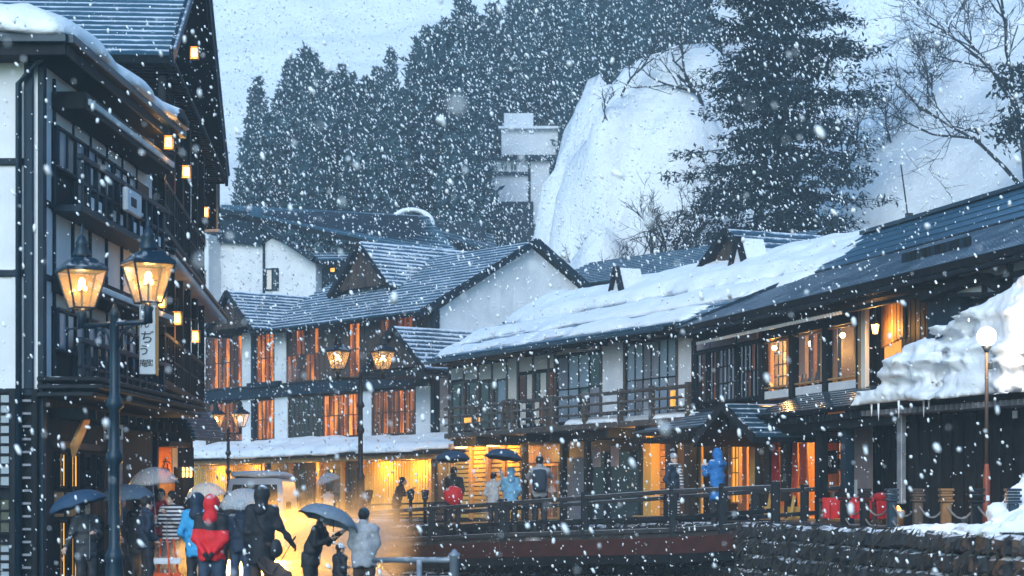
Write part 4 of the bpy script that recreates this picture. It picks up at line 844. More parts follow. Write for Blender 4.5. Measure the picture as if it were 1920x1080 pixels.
# roof: lower sweep with fine courses, upper panels with wide courses
D6, ZE6 = -1.0, 5.86; uE0, uE1 = F6.uz(1268, 620, D6)[0], 19.5; ZB, DB6 = 7.22, 2.35; ZR6, DR6 = 8.35, 4.05
roof(h6, F6.P(uE0, D6, ZE6), F6.P(uE1, D6, ZE6), F6.P(uE0, DB6, ZB), F6.P(uE1, DB6, ZB), 22, 'roof_sweep', 0.14, 0.006, jit=0.3)
roof(h6, F6.P(uE0 + 0.2, DB6, ZB + 0.03), F6.P(uE1, DB6, ZB + 0.03), F6.P(uE0 + 0.2, DR6, ZR6), F6.P(uE1, DR6, ZR6), 5, 'roof_bare', 0.14, 0.015)
roof(h6, F6.P(uE1, 8.6, 6.0), F6.P(uE0, 8.6, 6.0), F6.P(uE1, DR6, ZR6), F6.P(uE0, DR6, ZR6), 4, 'roof_dark', 0.14, 0.04)
bar('ridge_cap', F6.P(uE0, DR6, ZR6 + 0.05), F6.P(uE1, DR6, ZR6 + 0.05), 0.22, 0.1, 'iron_blue', h6)
bar('verge', F6.P(uE0 - 0.03, D6, ZE6), F6.P(uE0 - 0.03, DB6, ZB + 0.02), 0.12, 0.16, 'iron_blue', h6)
rafters(h6, F6, uE0 + 0.2, 15.0, ZE6 - 0.20, D6 + 0.05, 0.1, 0.24, 'timber_bare', 0.07)
for z, dd in ((ZE6 - 0.16, 0.0), (ZE6 - 0.34, 0.35)): F6.bx('eave_board', uE0 + 0.1, uE1, z - 0.09, z, D6 + dd, D6 + dd + 0.12, 'timber_bare', h6)
rafters(h6, F6, uE0 + 0.6, U6(1640), ZE6 - 0.42, D6 + 0.28, D6 + 0.34, 0.16, 'paper_white', 0.035)
snow_slab('ridge_snow', 'thin ledge of snow along the blue ridge of the shop house', F6, uE0 + 0.3, F6.uz(1760, 420, DR6)[0], DR6 - 0.1, DR6 + 2, lambda U, D: ZR6 + 0.05 - 0.4 * np.maximum(D - DR6, 0) + 0 * U, 0.22, 0.1, edge=0.3)
m = MB(); p = W(1703, 412, 50); m.tube([p, (p[0] - 0.18, p[1], p[2] + 1.35)], 0.018, 6); ant = m.build('mast', 'iron', h6); m = MB(); m.box((p[0] + .02, p[1], p[2] + 0.08), AX, (0.09, 0.06, 0.08), 0.01); m.build('mast_box', 'iron', h6)
# gable wing with white infill on the right
uw, zw_ = F6.uz(1850, 545, -0.6); 
for (pts, mt) in (([(1790, 548), (1842, 528), (1842, 548)], 'plaster'), ([(1848, 527), (1850, 548), (1885, 548)], 'plaster')):
    poly_prism('gable_infill', [F6.P(F6.uz(x, y, -0.5)[0], -0.5, F6.uz(x, y, -0.5)[1]) for x, y in pts], (F6.i[0], F6.i[1], 0), mt, h6, 0.05)
def b6(nm, a, b, d, w, hh, mt): bar(nm, F6.P(F6.uz(*a, d)[0], d, F6.uz(*a, d)[1]), F6.P(F6.uz(*b, d)[0], d, F6.uz(*b, d)[1]), w, hh, mt, h6)
b6('wing_rafter', (1735, 560), (1845, 518), -0.6, 0.3, 0.14, 'timber_bare'); b6('wing_rafter', (1843, 518), (1890, 545), -0.6, 0.3, 0.14, 'timber_bare'); b6('wing_tie', (1780, 553), (1895, 551), -0.55, 0.12, 0.08, 'timber_bare'); b6('wing_post', (1845, 523), (1845, 552), -0.56, 0.08, 0.08, 'timber_bare')
F6.px('wing_wall', 1738, 557, 1800, 690, -0.35, 0.2, 'timber_blue', h6); F6.px('wing_wall', 1800, 556, 1960, 690, -0.3, 0.2, 'timber_blue', h6)
F6.px('upper_infill', 1798, 478, 1990, 545, -0.15, 0.0, 'plaster', h6); b6('wing_post', (1893, 470), (1893, 548), -0.2, 0.1, 0.1, 'timber_bare')
# pent roof over the ground floor and its little gable porch
ZP, DP = 3.42, -1.45; uP0, uP1 = F6.uz(1395, 790, DP)[0], F6.uz(1700, 770, DP)[0]
roof(h6, F6.P(uP0, DP, ZP), F6.P(uP1, DP, ZP), F6.P(uP0, 0.1, Zf + 0.02), F6.P(uP1, 0.1, Zf + 0.02), 8, 'roof_wet', 0.1, 0.01)
rafters(h6, F6, uP0 + 0.1, uP1, ZP - 0.18, DP + 0.05, 0.0, 0.22, 'timber_bare', 0.06); F6.bx('pent_beam', uP0, uP1, ZP - 0.42, ZP - 0.12, DP + 0.25, DP + 0.42, 'timber_bare', h6)
uq0 = F6.uz(1200, 800, DP)[0]; uq1 = F6.uz(1318, 800, DP)[0]
roof(h6, F6.P(uq0, DP - 0.2, 3.28), F6.P(uq1, DP - 0.2, 3.28), F6.P(uq0 + 0.5, 0.2, 3.85), F6.P(uq1, 0.2, 3.85), 6, 'roof_dark', 0.1, 0.03); rafters(h6, F6, uq0 + 0.1, uq1, 3.08, DP - 0.1, 0.0, 0.2, 'timber_bare', 0.06)
ua, za = F6.uz(1357, 757, -1.9); ue, ze = F6.uz(1412, 815, -1.9); gable(h6, F6, ua, za, ue - ua, ze, -1.9, 0.2, 'roof_dark', 7, wall='timber_bare', over=0.12, zw=za - 0.5)
# shop front: posts, lit interior
fblock('shop_back', F6, U6(1225), U6(1590), 2.2, 2.3, 1.1, 3.7, 'honey_wood', h6); fblock('shop_floor', F6, U6(1225), U6(1700), -0.6, 2.2, 1.13, 1.17, 'honey_wood', h6); fblock('shop_side', F6, U6(1590), U6(1590) + 0.1, 0.0, 2.2, 1.1, 3.7, 'timber_bare', h6)
for x in (1252, 1287, 1338, 1420, 1437, 1475, 1532, 1588): w6('shop_post', x - 5, x + 5, 1.1, 3.7, -0.25, 'timber_bare', 0.2)
w6('shop_lintel', 1225, 1700, 3.15, 3.4, -0.2, 'timber_bare', 0.15)
w6('front_post', 1575, 1585, 1.1, 3.3, -1.1, 'timber_blue', 0.2); w6('front_post', 1529, 1537, 1.1, 3.3, -1.1, 'timber_bare', 0.18)
w6('plaster_screen', 1592, 1629, 1.15, 3.25, -0.15, 'plaster_pink', 0.1); w6('notice', 1595.5, 1606, 1.45, 2.0, -0.17, 'paper_white', 0.02)
for k in range(10): w6('dark_board', 1631 + k * 7, 1637 + k * 7, 1.1, 3.4, 0.1, 'timber_bare', 0.08)
for x0, x1, d, z0, z1, mt in ((1255, 1283, 0.8, 1.2, 3.2, 'window_glass'), (1290, 1303, 0.3, 1.2, 3.2, 'honey_wood'), (1305, 1315, 0.15, 1.2, 3.0, 'yellow_wall'), (1318, 1336, 0.9, 2.6, 3.3, 'yellow_wall'), (1365, 1378, 0.6, 1.6, 2.9, 'plaster_warm'), (1383, 1400, 0.6, 1.3, 2.9, 'honey_wood'), (1404, 1417, 0.2, 1.5, 3.2, 'yellow_wall'), (1498, 1512, 0.5, 1.9, 2.9, 'honey_wood'), (1542, 1570, 0.6, 1.7, 3.1, 'honey_wood'), (1442, 1450, 0.4, 1.6, 3.1, 'honey_wood')):
    w6('shop_panel', x0, x1, z0, z1, d, mt, 0.06)
F6.window(U6(1366), U6(1381), 1.5, 3.0, 0.1, 2, 4, 'honey_wood', 'lit_yellow', h6, 0.04, 0.03)
for k in range(5): w6('shelf', 1540, 1574, 1.5 + k * 0.36, 1.54 + k * 0.36, 0.2, 'honey_wood', 0.35)
for k in range(14): x = 1543 + (k % 7) * 4.3; w6('shelf_item', x, x + 3, 1.54 + 0.36 * (k // 7) * 2, 1.76 + 0.36 * (k // 7) * 2, 0.25, ('paper_white', 'brown_wood', 'black_ink', 'yellow_wall')[k % 4], 0.15)
w6('sign_plaque', 1543, 1566, 2.15, 2.65, -0.02, 'black_ink', 0.05); u = U6(1554.5, -.03); text_mesh('気', 0.3, 'paper_white', h6, F6.P(u, -0.03, 2.4), (*F6.u, 0), (0, 0, 1))
w6('hanging_plaque', 1463, 1478, 1.55, 3.1, -0.32, 'black_ink', 0.04)
for i, ch in enumerate('酒之蔵'): text_mesh(ch, 0.2, 'shutter_grey', h6, F6.P(U6(1470.5, -.34), -0.335, 2.75 - i * 0.34), (*F6.u, 0), (0, 0, 1))
for x, d, z, e in ((1270, 1.0, 3.0, 70), (1330, 0.7, 3.0, 130), (1410, 0.8, 3.0, 100), (1460, 0.8, 2.9, 110), (1505, 0.7, 2.9, 90), (1556, 1.0, 2.9, 60)):
    p = F6.P(U6(x, d), d, z); pt_light(p, e, WARM, h6, 0.06, 'shop_light'); m = MB(); m.ball((p[0], p[1], p[2] + 0.12), 0.06); m.build('shop_bulb', 'bulb', h6, True)
# wall lantern by the corner post
x, y, z = W(1641, 616, F6.P(U6(1641), -0.25, 0)[1]); t = thing('wall_lantern', 'small lit metal wall lantern beside the orange boards of the shop house', 'lantern', (x, y, z - 0.12))
m = MB(); m.lathe([(0.05, -0.11), (0.085, 0.08)], (x, y, z), 6); m.build('shade', 'paper_lamp', t); m = MB(); m.lathe([(0.10, 0.08), (0.04, 0.15), (0.01, 0.2)], (x, y, z), 6); m.build('cap', 'iron', t); m = MB(); m.tube([(x, y, z + 0.2), (x, y, z + 0.5)], 0.012, 6); m.build('chain', 'iron', t)
pt_light((x, y - 0.1, z), 32, WARM, t, 0.06)
# red banners
for x0, x1, lb in ((1447, 1462, 'tall plain red cloth banner hanging in the shop front'), (1485, 1496, 'narrow red orange banner with pale crest in the shop front')):
    m = MB(); n = 10; u0, u1 = U6(x0, -.3), U6(x1, -.3); vs = []; 
    for j in range(n + 1):
        z = 3.15 - 1.55 * j / n
        for i in range(6): u = u0 + (u1 - u0) * (i / 5) * (1 - 0.18 * j / n); vs.append(F6.P(u, -0.30 + 0.03 * math.sin(i * 2.1 + j * 0.5), z))
    fs = [(j * 6 + i, j * 6 + i + 1, j * 6 + i + 7, j * 6 + i + 6) for j in range(n) for i in range(5)]
    m.add(vs, fs); b = m.build('banner_cloth', 'red_cloth' if x0 < 1480 else 'orange_red', None, True); tag(b, lb, 'banner', 'banners in the shop front'); b.modifiers.new('thickness', 'SOLIDIFY').thickness = 0.006
    m = MB(); m.tube([F6.P(u0 - 0.05, -0.3, 3.16), F6.P(u1 + 0.05, -0.3, 3.16)], 0.012, 6); m.build('banner_rod', 'iron', b)

# ================================================================ H7  low shed under a huge lump of snow (right)
F7 = Fac(W(1683, 0, 36.0)[:2], W(2010, 0, 31.5)[:2]); h7 = thing('dark_shed', 'low dark boarded shed under a huge overhanging lump of snow', 'shed', (*W(1800, 0, 34)[:2], 1.12))
fblock('wall', F7, 0.1, F7.L, 0.1, 4.0, 1.1, 3.2, 'timber_bare', h7)
for k in range(28): a = 0.1 + k * (F7.L - 0.1) / 28; F7.bx('wall_board', a, a + (F7.L - 0.1) / 28 - 0.02, 1.12, 3.2, 0.02 + 0.02 * (k % 2), 0.1, 'timber_bare', h7, 0.004)
F7.px('downpipe', 1681, 768, 1690, 945, -0.25, -0.15, 'steel', h7); F7.px('notice', 1898, 770, 1906, 784, 0.0, 0.02, 'paper_white', h7, 0)
ZS = F7.uz(1800, 760)[1]; F7.bx('eave_board', -0.4, F7.L, ZS, ZS + 0.1, -0.6, 0.2, 'timber_bare', h7); rafters(h7, F7, -0.3, F7.L, ZS - 0.06, -0.58, 0.0, 0.15, 'shutter_grey', 0.045)
roof(h7, F7.P(-0.45, -0.65, ZS + 0.12), F7.P(F7.L, -0.65, ZS + 0.12), F7.P(-0.2, 3.6, ZS + 1.0), F7.P(F7.L, 3.6, ZS + 1.0), 6, 'roof_dark', 0.08)
def lump(U, D, Z):
    """slab of old snow in layers: broken vertical front, flat top, ledges where each fall settled"""
    base = ZS + 0.14 + 0.14 * np.clip(D + 0.65, -1, 1.2)
    q = Z - ZS; lay = 0.10 * np.sin(q * 9.5 + 0.9 * wob(U, D, 0 * Z, 0.9, 2)) + 0.05 * np.sin(q * 23 + U * 2)
    brk = 0.20 * np.abs(wob(U * 1.2, D, Z * .5, 1.7, 3)) + 0.06 * np.abs(wob(U, D, Z, 6.0, 3)) + 0.025 * wob(U, D, Z * 2.5, 15, 2)
    e = np.minimum(U + 0.12 - 0.55 * q, np.minimum(np.minimum(D + 0.95 - 0.12 * q, 3.6 - D), 4.95 - U)) - brk + lay * 0.8
    top = 0.36 + 0.30 * np.clip(U, 0, 2) + 0.22 * np.clip(U - 1.6, 0, 3) + 0.09 * wob(U, D, 0 * Z, 1.1, 3)
    return np.maximum(np.maximum(smin(0 * Z + 9, q - 0.14 - top, 0.01), -(Z - base) - 0.05), -e * 0.8)
xf = (np.array([[F7.u[0], F7.i[0], 0], [F7.u[1], F7.i[1], 0], [0, 0, 1]]), np.array([F7.o[0], F7.o[1], 0]))
tag(nets_obj('roof_snow', lump, (-0.8, -1.3, ZS - 0.3), (5.4, 4.0, ZS + 2.6), 0.06, 'snow_old', xf=xf), 'huge layered lump of old snow overhanging the dark shed beside the globe lamp', 'snow')
for k, u in enumerate((0.3, 0.52, 1.15, 1.9, 2.05)):
    p = F7.P(u, -0.72, ZS + 0.1); ln = rnd.uniform(0.12, 0.34); m = MB(); m.tube([p, (p[0], p[1], p[2] - ln * .6), (p[0], p[1], p[2] - ln)], [0.022, 0.013, 0.003], 6)
    tag(m.build('icicle', 'snow', None, True), 'thin pale icicle hanging from the snow lip of the shed', 'icicle', 'icicles on the shed eave')
# ================================================================ RIVER BANK
def bank():
    pts = []; y = 24.0
    while y <= 55: pts.append((edge_r(y), y)); y += 0.5
    rb = thing('bank_wall', 'dark rough stone retaining wall of the river bank with dead grass', 'wall', (edge_r(40), 40, -2.4))
    m = MB()
    for (x, y) in pts: m.v += [(x + 0.06, y + 0.05, gr(y) + 0.0), (x + 0.02, y - 0.25, -2.4), (x + 0.9, y + 0.1, gr(y) + 0.01)]
    for i in range(len(pts) - 1): a = i * 3; m.f += [(a, a + 1, a + 4, a + 3), (a, a + 3, a + 5, a + 2)]; m.m += [0, 0]
    m.build('wall_backing', 'rubble', rb)
    kinds = []
    for k in range(8):
        r = random.Random(k); mm = MB(); mm.box((0, 0, 0), AX, (0.5, 0.5, 0.5), 0.16)
        mm.v = [(a * (1 + r.uniform(-.14, .14)), b * (1 + r.uniform(-.14, .14)), c * (1 + r.uniform(-.16, .16))) for a, b, c in mm.v]
        me = bpy.data.meshes.new('stone'); me.from_pydata(mm.v, [], mm.f); me.materials.append(MATS['stone']); kinds.append(me)
    d = 0.0; cnt = 0; segs = []
    for (a, b) in zip(pts, pts[1:]): segs.append((a, b, math.hypot(b[0] - a[0], b[1] - a[1])))
    tot = sum(s[2] for s in segs)
    def at(t):
        for a, b, L in segs:
            if t <= L: return (a[0] + (b[0] - a[0]) * t / L, a[1] + (b[1] - a[1]) * t / L, math.atan2(b[1] - a[1], b[0] - a[0]))
            t -= L
        return (*segs[-1][1], 0)
    for row in range(5):
        t = rnd.uniform(0, .3); h = 0.30
        while t < tot and cnt < 296:
            w = rnd.uniform(0.38, 0.85); x, y, a = at(t + w / 2); z = gr(y) - 0.02 - h * (row + 0.5)
            o = bpy.data.objects.new('stone', kinds[rnd.randrange(8)]); o.scale = (w * 0.95, rnd.uniform(0.24, 0.42), h * rnd.uniform(0.85, 1.0)); o.rotation_euler = (rnd.uniform(-.08, .08), rnd.uniform(-.08, .08), a)
            put(o, rb, (x, y - 0.02, z)); t += w + 0.02; cnt += 1
    # dead grass and moss hanging over the stones
    m = MB(); r = random.Random(3)
    for k in range(2300):
        t = r.uniform(2, tot); x, y, a = at(t); z0 = gr(y) + r.uniform(-1.9, 0.06); L = r.uniform(0.08, 0.30); w = r.uniform(0.004, 0.011)
        nx, ny = math.sin(a), -math.cos(a)
        if nx > 0: nx, ny = -nx, -ny
        px_, py_ = x + nx * 0.2, y + ny * 0.2; o1 = r.uniform(0.02, 0.16); s = r.uniform(-.12, .12); ca, sa = math.cos(a), math.sin(a)
        m.add([(px_ - ca * w, py_ - sa * w, z0), (px_ + ca * w, py_ + sa * w, z0), (px_ + nx * o1 + ca * s * .5, py_ + ny * o1 + sa * s * .5, z0 - L * .35), (px_ + nx * o1 * 1.2 + ca * s, py_ + ny * o1 * 1.2 + sa * s, z0 - L)], [(0, 1, 2), (0, 2, 3)])
    tag(m.build('dead_grass', 'dead_grass', None), 'dark dead grass hanging over the river bank stones', 'grass', kind='stuff')
bank()
def snow_heap(name, label, blobs, h=0.05, mat='snow', amp=0.05, group=None, floor=None):
    P = np.array([b[0] for b in blobs]); Rr = np.array([b[1] for b in blobs]); lo = (P - Rr).min(0) - 0.15; hi = (P + Rr).max(0) + 0.15
    def fn(X, Y, Z):
        s = None
        for c, r in blobs: e = sd_ell(X, Y, Z, c, r); s = e if s is None else smin(s, e, 0.12)
        s = s + amp * (2.2 * np.abs(wob(X, Y, Z, 4.2, 3)) - 0.9) + 0.35 * amp * wob(X, Y, Z, 17, 2)
        return np.maximum(s, floor - Z) if floor is not None else s
    return tag(nets_obj(name, fn, lo, hi, h, mat), label, 'snow', group)
def heap_px(lst, Y, dz): return [((W(px, py, Y + dy)[0], Y + dy, W(px, py, Y + dy)[2]), r) for px, py, dy, r in lst]
snow_heap('snow_heap', 'lumpy heap of shovelled snow at the right end of the chain fence', heap_px([(1945, 985, 0.3, (0.45, 0.5, 0.34)), (1900, 992, 0.2, (0.32, 0.4, 0.20)), (1872, 972, 0.6, (0.20, 0.25, 0.22)), (1915, 950, 0.8, (0.26, 0.3, 0.30)), (1955, 925, 1.0, (0.34, 0.4, 0.42)), (1850, 994, 0.0, (0.25, 0.25, 0.11))], 28.6, 0), 0.045, amp=0.035, floor=0.6)
snow_heap('snow_ledge', 'crust of snow along the top of the stone bank below the chain fence', heap_px([(1700 + i * 18, 997 + 3 * math.sin(i * 2.0), 0.5 - i * 0.42, (0.26, 0.28, 0.06 + 0.02 * math.sin(i * 3.1))) for i in range(9)], 32.4, 0), 0.035, amp=0.03)
# ================================================================ BRIDGE with low dark rails and red beams
bridge = thing('footbridge', 'low dark wooden bridge with snow lined rails and dull red side beams', 'bridge', (0.5, 47, -2))
BP = [(-3.6, 50.2, 0.50, 1.26), (-0.2, 46.8, 0.72, 1.50), (3.4, 43.2, 0.88, 1.76), (5.3, 41.2, 1.05, 1.84)]
nrm = Vector((0.70, 0.71, 0))
for side, off in ((0, 0.0), (1, 2.8)):
    for (a, b) in zip(BP, BP[1:]):
        A = Vector(a[:2] + (0,)) + nrm * off; B = Vector(b[:2] + (0,)) + nrm * off; d = Vector((0, 0, 1))
        bar('hand_rail', A + d * a[3], B + d * b[3], 0.13, 0.09, 'rail_snow', bridge); bar('mid_rail', A + d * (a[2] + .32), B + d * (b[2] + .32), 0.07, 0.09, 'timber', bridge); bar('foot_rail', A + d * (a[2] + .06), B + d * (b[2] + .06), 0.14, 0.10, 'rail_snow', bridge)
        if side == 0: bar('side_beam', A + d * (a[2] - .27) - nrm * .05, B + d * (b[2] - .27) - nrm * .05, 0.14, 0.36, 'red_beam', bridge); bar('under_beam', A + d * (a[2] - .55), B + d * (b[2] - .55), 0.3, 0.18, 'timber_bare', bridge)
        n = 2
        for i in range(n + (1 if b is BP[-1] else 0)):
            q = A.lerp(B, i / n); zd = a[2] + (b[2] - a[2]) * i / n; zt = a[3] + (b[3] - a[3]) * i / n
            bx_ = MB(); bx_.box((q[0], q[1], (zd - .5 + zt + .12) / 2), AX, (0.085, 0.085, (zt + .12 - zd + .5) / 2), 0.015); bx_.build('rail_post', 'timber', bridge)
for (a, b) in zip(BP, BP[1:]):
    A, B = Vector(a[:3]), Vector(b[:3]); poly_prism('deck', [A, B, B + nrm * 2.8, A + nrm * 2.8], (0, 0, -1), 'wet_road', bridge, 0.1)
# far street railing with knobbed posts
fr = thing('street_railing', 'low dark railing with knobbed posts in front of the yellow slatted wall', 'railing', W(760, 965, 58))
for px in (692, 770, 797, 838): x, y, z = W(px, 955, 58); m = MB(); m.lathe([(0.05, -0.5), (0.05, 0.25), (0.09, 0.30), (0.09, 0.38), (0.12, 0.50), (0.11, 0.54), (0.02, 0.56)], (x, y, z), 8); m.build('post', 'iron', fr, True)
for dz in (0.12, -0.2): bar('rail', W(680, 955 - dz * 66, 58.02), W(845, 950 - dz * 66, 57), 0.05, 0.05, 'iron', fr)
gr_ = thing('guard_rail', 'grey steel guard rail with round capped post at the river edge', 'railing', W(852, 1100, 21.8))
x, y, z = W(852, 1045, 21.8); m = MB(); m.lathe([(0.05, -1.0), (0.05, 0.0), (0.062, 0.01), (0.062, 0.035), (0.03, 0.06), (0.028, 0.075), (0.002, 0.09)], (x, y, z), 14); m.build('post', 'steel', gr_, True)
for py in (1050, 1085): m = MB(); m.tube([W(852, py, 21.8), W(780, py, 22.3), W(700, py, 22.8)], 0.03, 10); m.build('rail', 'steel', gr_, True)
x, y, z = W(786, 1050, 22.2); m = MB(); m.tube([(x, y, z), (x, y, 0.0)], 0.03, 10); m.build('post', 'steel', gr_, True)

# ================================================================ CHAIN FENCE
bol = []
spec = [(1584, 36.2), (1621, 35.0), (1672, 33.5), (1721, 32.4), (1774, 31.4), (1831, 30.2), (1899, 28.9)]
names = ['dark ringed bollard beside the red covered bench', 'dark ringed bollard in front of the red bench end', 'grey blue bollard by the white downpipe', 'brown ringed bollard between the grey and orange ones', 'orange lit wooden bollard with ringed head', 'dark bollard with flat snow dusted cap beside the red lamp base', 'dark bollard half buried in the snow heap']
for (px, Y), nm, mt in zip(spec, names, ('timber_bare', 'timber_bare', 'iron_blue', 'brown_wood', 'honey_dark', 'timber', 'iron_blue')):
    x = W(px, 0, Y)[0]; z0 = gr(Y); zt = CAMZ + (HZ - 917) / FPX * Y; t = thing('bollard', nm, 'bollard', (x, Y, z0), 'bollards of the chain fence')
    m = MB(); m.box((x, Y, (z0 - .05 + zt - .2) / 2), AX, (0.075, 0.075, (zt - .2 - z0 + .05) / 2), 0.015); m.build('post', mt, t)
    for k in range(5): m = MB(); w = 0.105 if k % 2 == 0 else 0.085; m.box((x, Y, zt - 0.2 + 0.042 * (k + .5)), AX, (w, w, 0.019), 0.006); m.build('head_ring', mt, t)
    bol.append((x, Y, zt, z0))
lbl = ['from the first dark bollard by the red bench', 'over the red bench end', 'between grey blue and brown bollards', 'between brown and orange bollards', 'from the orange bollard to the capped one', 'running into the snow heap']
for (a, b, lb) in zip(bol, bol[1:], lbl):
    c = thing('chain', 'pair of sagging pale chains ' + lb, 'chain', ((a[0] + b[0]) / 2, (a[1] + b[1]) / 2, gr(a[1])), 'chains of the bollard fence')
    for dz, sag in ((-0.22, 0.22), (-0.48, 0.2)):
        m = MB(); m.tube([(a[0] + (b[0] - a[0]) * t, a[1] + (b[1] - a[1]) * t, max(a[2] + dz + (b[2] - a[2]) * t - sag * 4 * t * (1 - t), gr(a[1]) + .02)) for t in [i / 12 for i in range(13)]], [0.013 + 0.004 * (i % 2) for i in range(13)], 6); m.build('chain_strand', 'chain_metal', c, True)
# red covered benches, small pot and odds in front of the shop
for x0, x1, zt, Y, lb in ((1538, 1634, 1.62, 39.6, 'long bench under a bright red cloth beside the pink plaster screen'), (1638, 1668, 1.56, 38.6, 'short red covered bench by the bollards')):
    a, b = W(x0, 0, Y), W(x1, 0, Y); t = thing('bench', lb, 'bench', ((a[0] + b[0]) / 2, Y, 1.12), 'red covered benches')
    n = 24; m = MB(); L = b[0] - a[0]
    for j, z in enumerate((zt, zt - 0.10, zt - 0.22, 1.22)):
        for i in range(n + 1): u = i / n; m.v.append((a[0] + L * u, Y - 0.27 - 0.02 * j + 0.012 * j * math.sin(i * 1.7), z + (0.01 * math.sin(i * 1.1) if j == 3 else 0)))
    for i in range(n + 1): m.v.append((a[0] + L * i / n, Y + 0.35, zt))
    for j in range(3):
        for i in range(n): k = j * (n + 1) + i; m.f.append((k + n + 1, k + n + 2, k + 1, k)); m.m.append(0)
    for i in range(n): m.f.append((i, i + 1, 4 * (n + 1) + i + 1, 4 * (n + 1) + i)); m.m.append(0)
    m.build('cloth', 'red_cloth', t); m2 = MB(); m2.box(((a[0] + b[0]) / 2, Y + .04, zt - .05), AX, (L / 2 - .02, 0.29, 0.035), 0.01); m2.build('seat', 'brown_wood', t)
    for sx in (0.06, L - 0.06):
        for sy in (-.2, .28): m = MB(); m.box((a[0] + sx, Y + sy, (1.12 + zt - .09) / 2), AX, (0.035, 0.035, (zt - .09 - 1.12) / 2), 0.006); m.build('leg', 'brown_wood', t)
x, y, z = W(1652, 926, 38.7); m = MB(); m.lathe([(0.09, 1.56 - z), (0.15, 1.62 - z), (0.15, 1.68 - z), (0.05, 1.72 - z)], (x, y, z), 12); tag(m.build('red_basket', 'red_cloth', None, True), 'small red round basket on the short red bench', 'basket')
x, y, z = W(1684, 985, 34.6); z = gr(y); t = thing('fire_pot', 'small wooden brazier pot with orange glow by the bollards', 'pot', (x, y, z)); m = MB(); m.lathe([(0.07, 0), (0.10, 0.03), (0.12, 0.26), (0.10, 0.28), (0.09, 0.2)], (x, y, z), 12); m.build('pot', 'honey_dark', t, True); m = MB(); m.lathe([(0.085, 0.20), (0.05, 0.30), (0.01, 0.36)], (x, y, z), 8); m.build('embers', 'ember', t, True); pt_light((x, y - .05, z + 0.45), 8, WARM, t, .04)
for k, (px, lb) in enumerate(((1451, 'yellow wooden crate with leaning board in the left shop bay'), (1496, 'yellow wooden crate under the red orange banner'))):
    p = F6.P(F6.uz(px, 940, -.25)[0], -0.25, 1.17); t = thing('crate', lb, 'crate', p, 'yellow crates in the shop front')
    for (a, b, c, e) in ((-.3, .3, .0, .26),):
        for s in (-1, 1): F6b = MB(); F6b.box((p[0] + s * .02, p[1] + s * 0.14, p[2] + .13), F6.ax, (0.26, 0.015, 0.13), 0.004); F6b.build('side', 'yellow_wall', t)
        for s in (-1, 1): q = F6.P(F6.uz(px, 940, -.25)[0] + s * .25, -0.25, 1.30); m = MB(); m.box(q, F6.ax, (0.015, 0.14, 0.13), 0.004); m.build('end', 'yellow_wall', t)
    bar('leaning_board', (p[0] - .18, p[1] - .12, p[2] + .02), (p[0] - .02, p[1] + .1, p[2] + .75), 0.08, 0.025, 'yellow_wall', t)

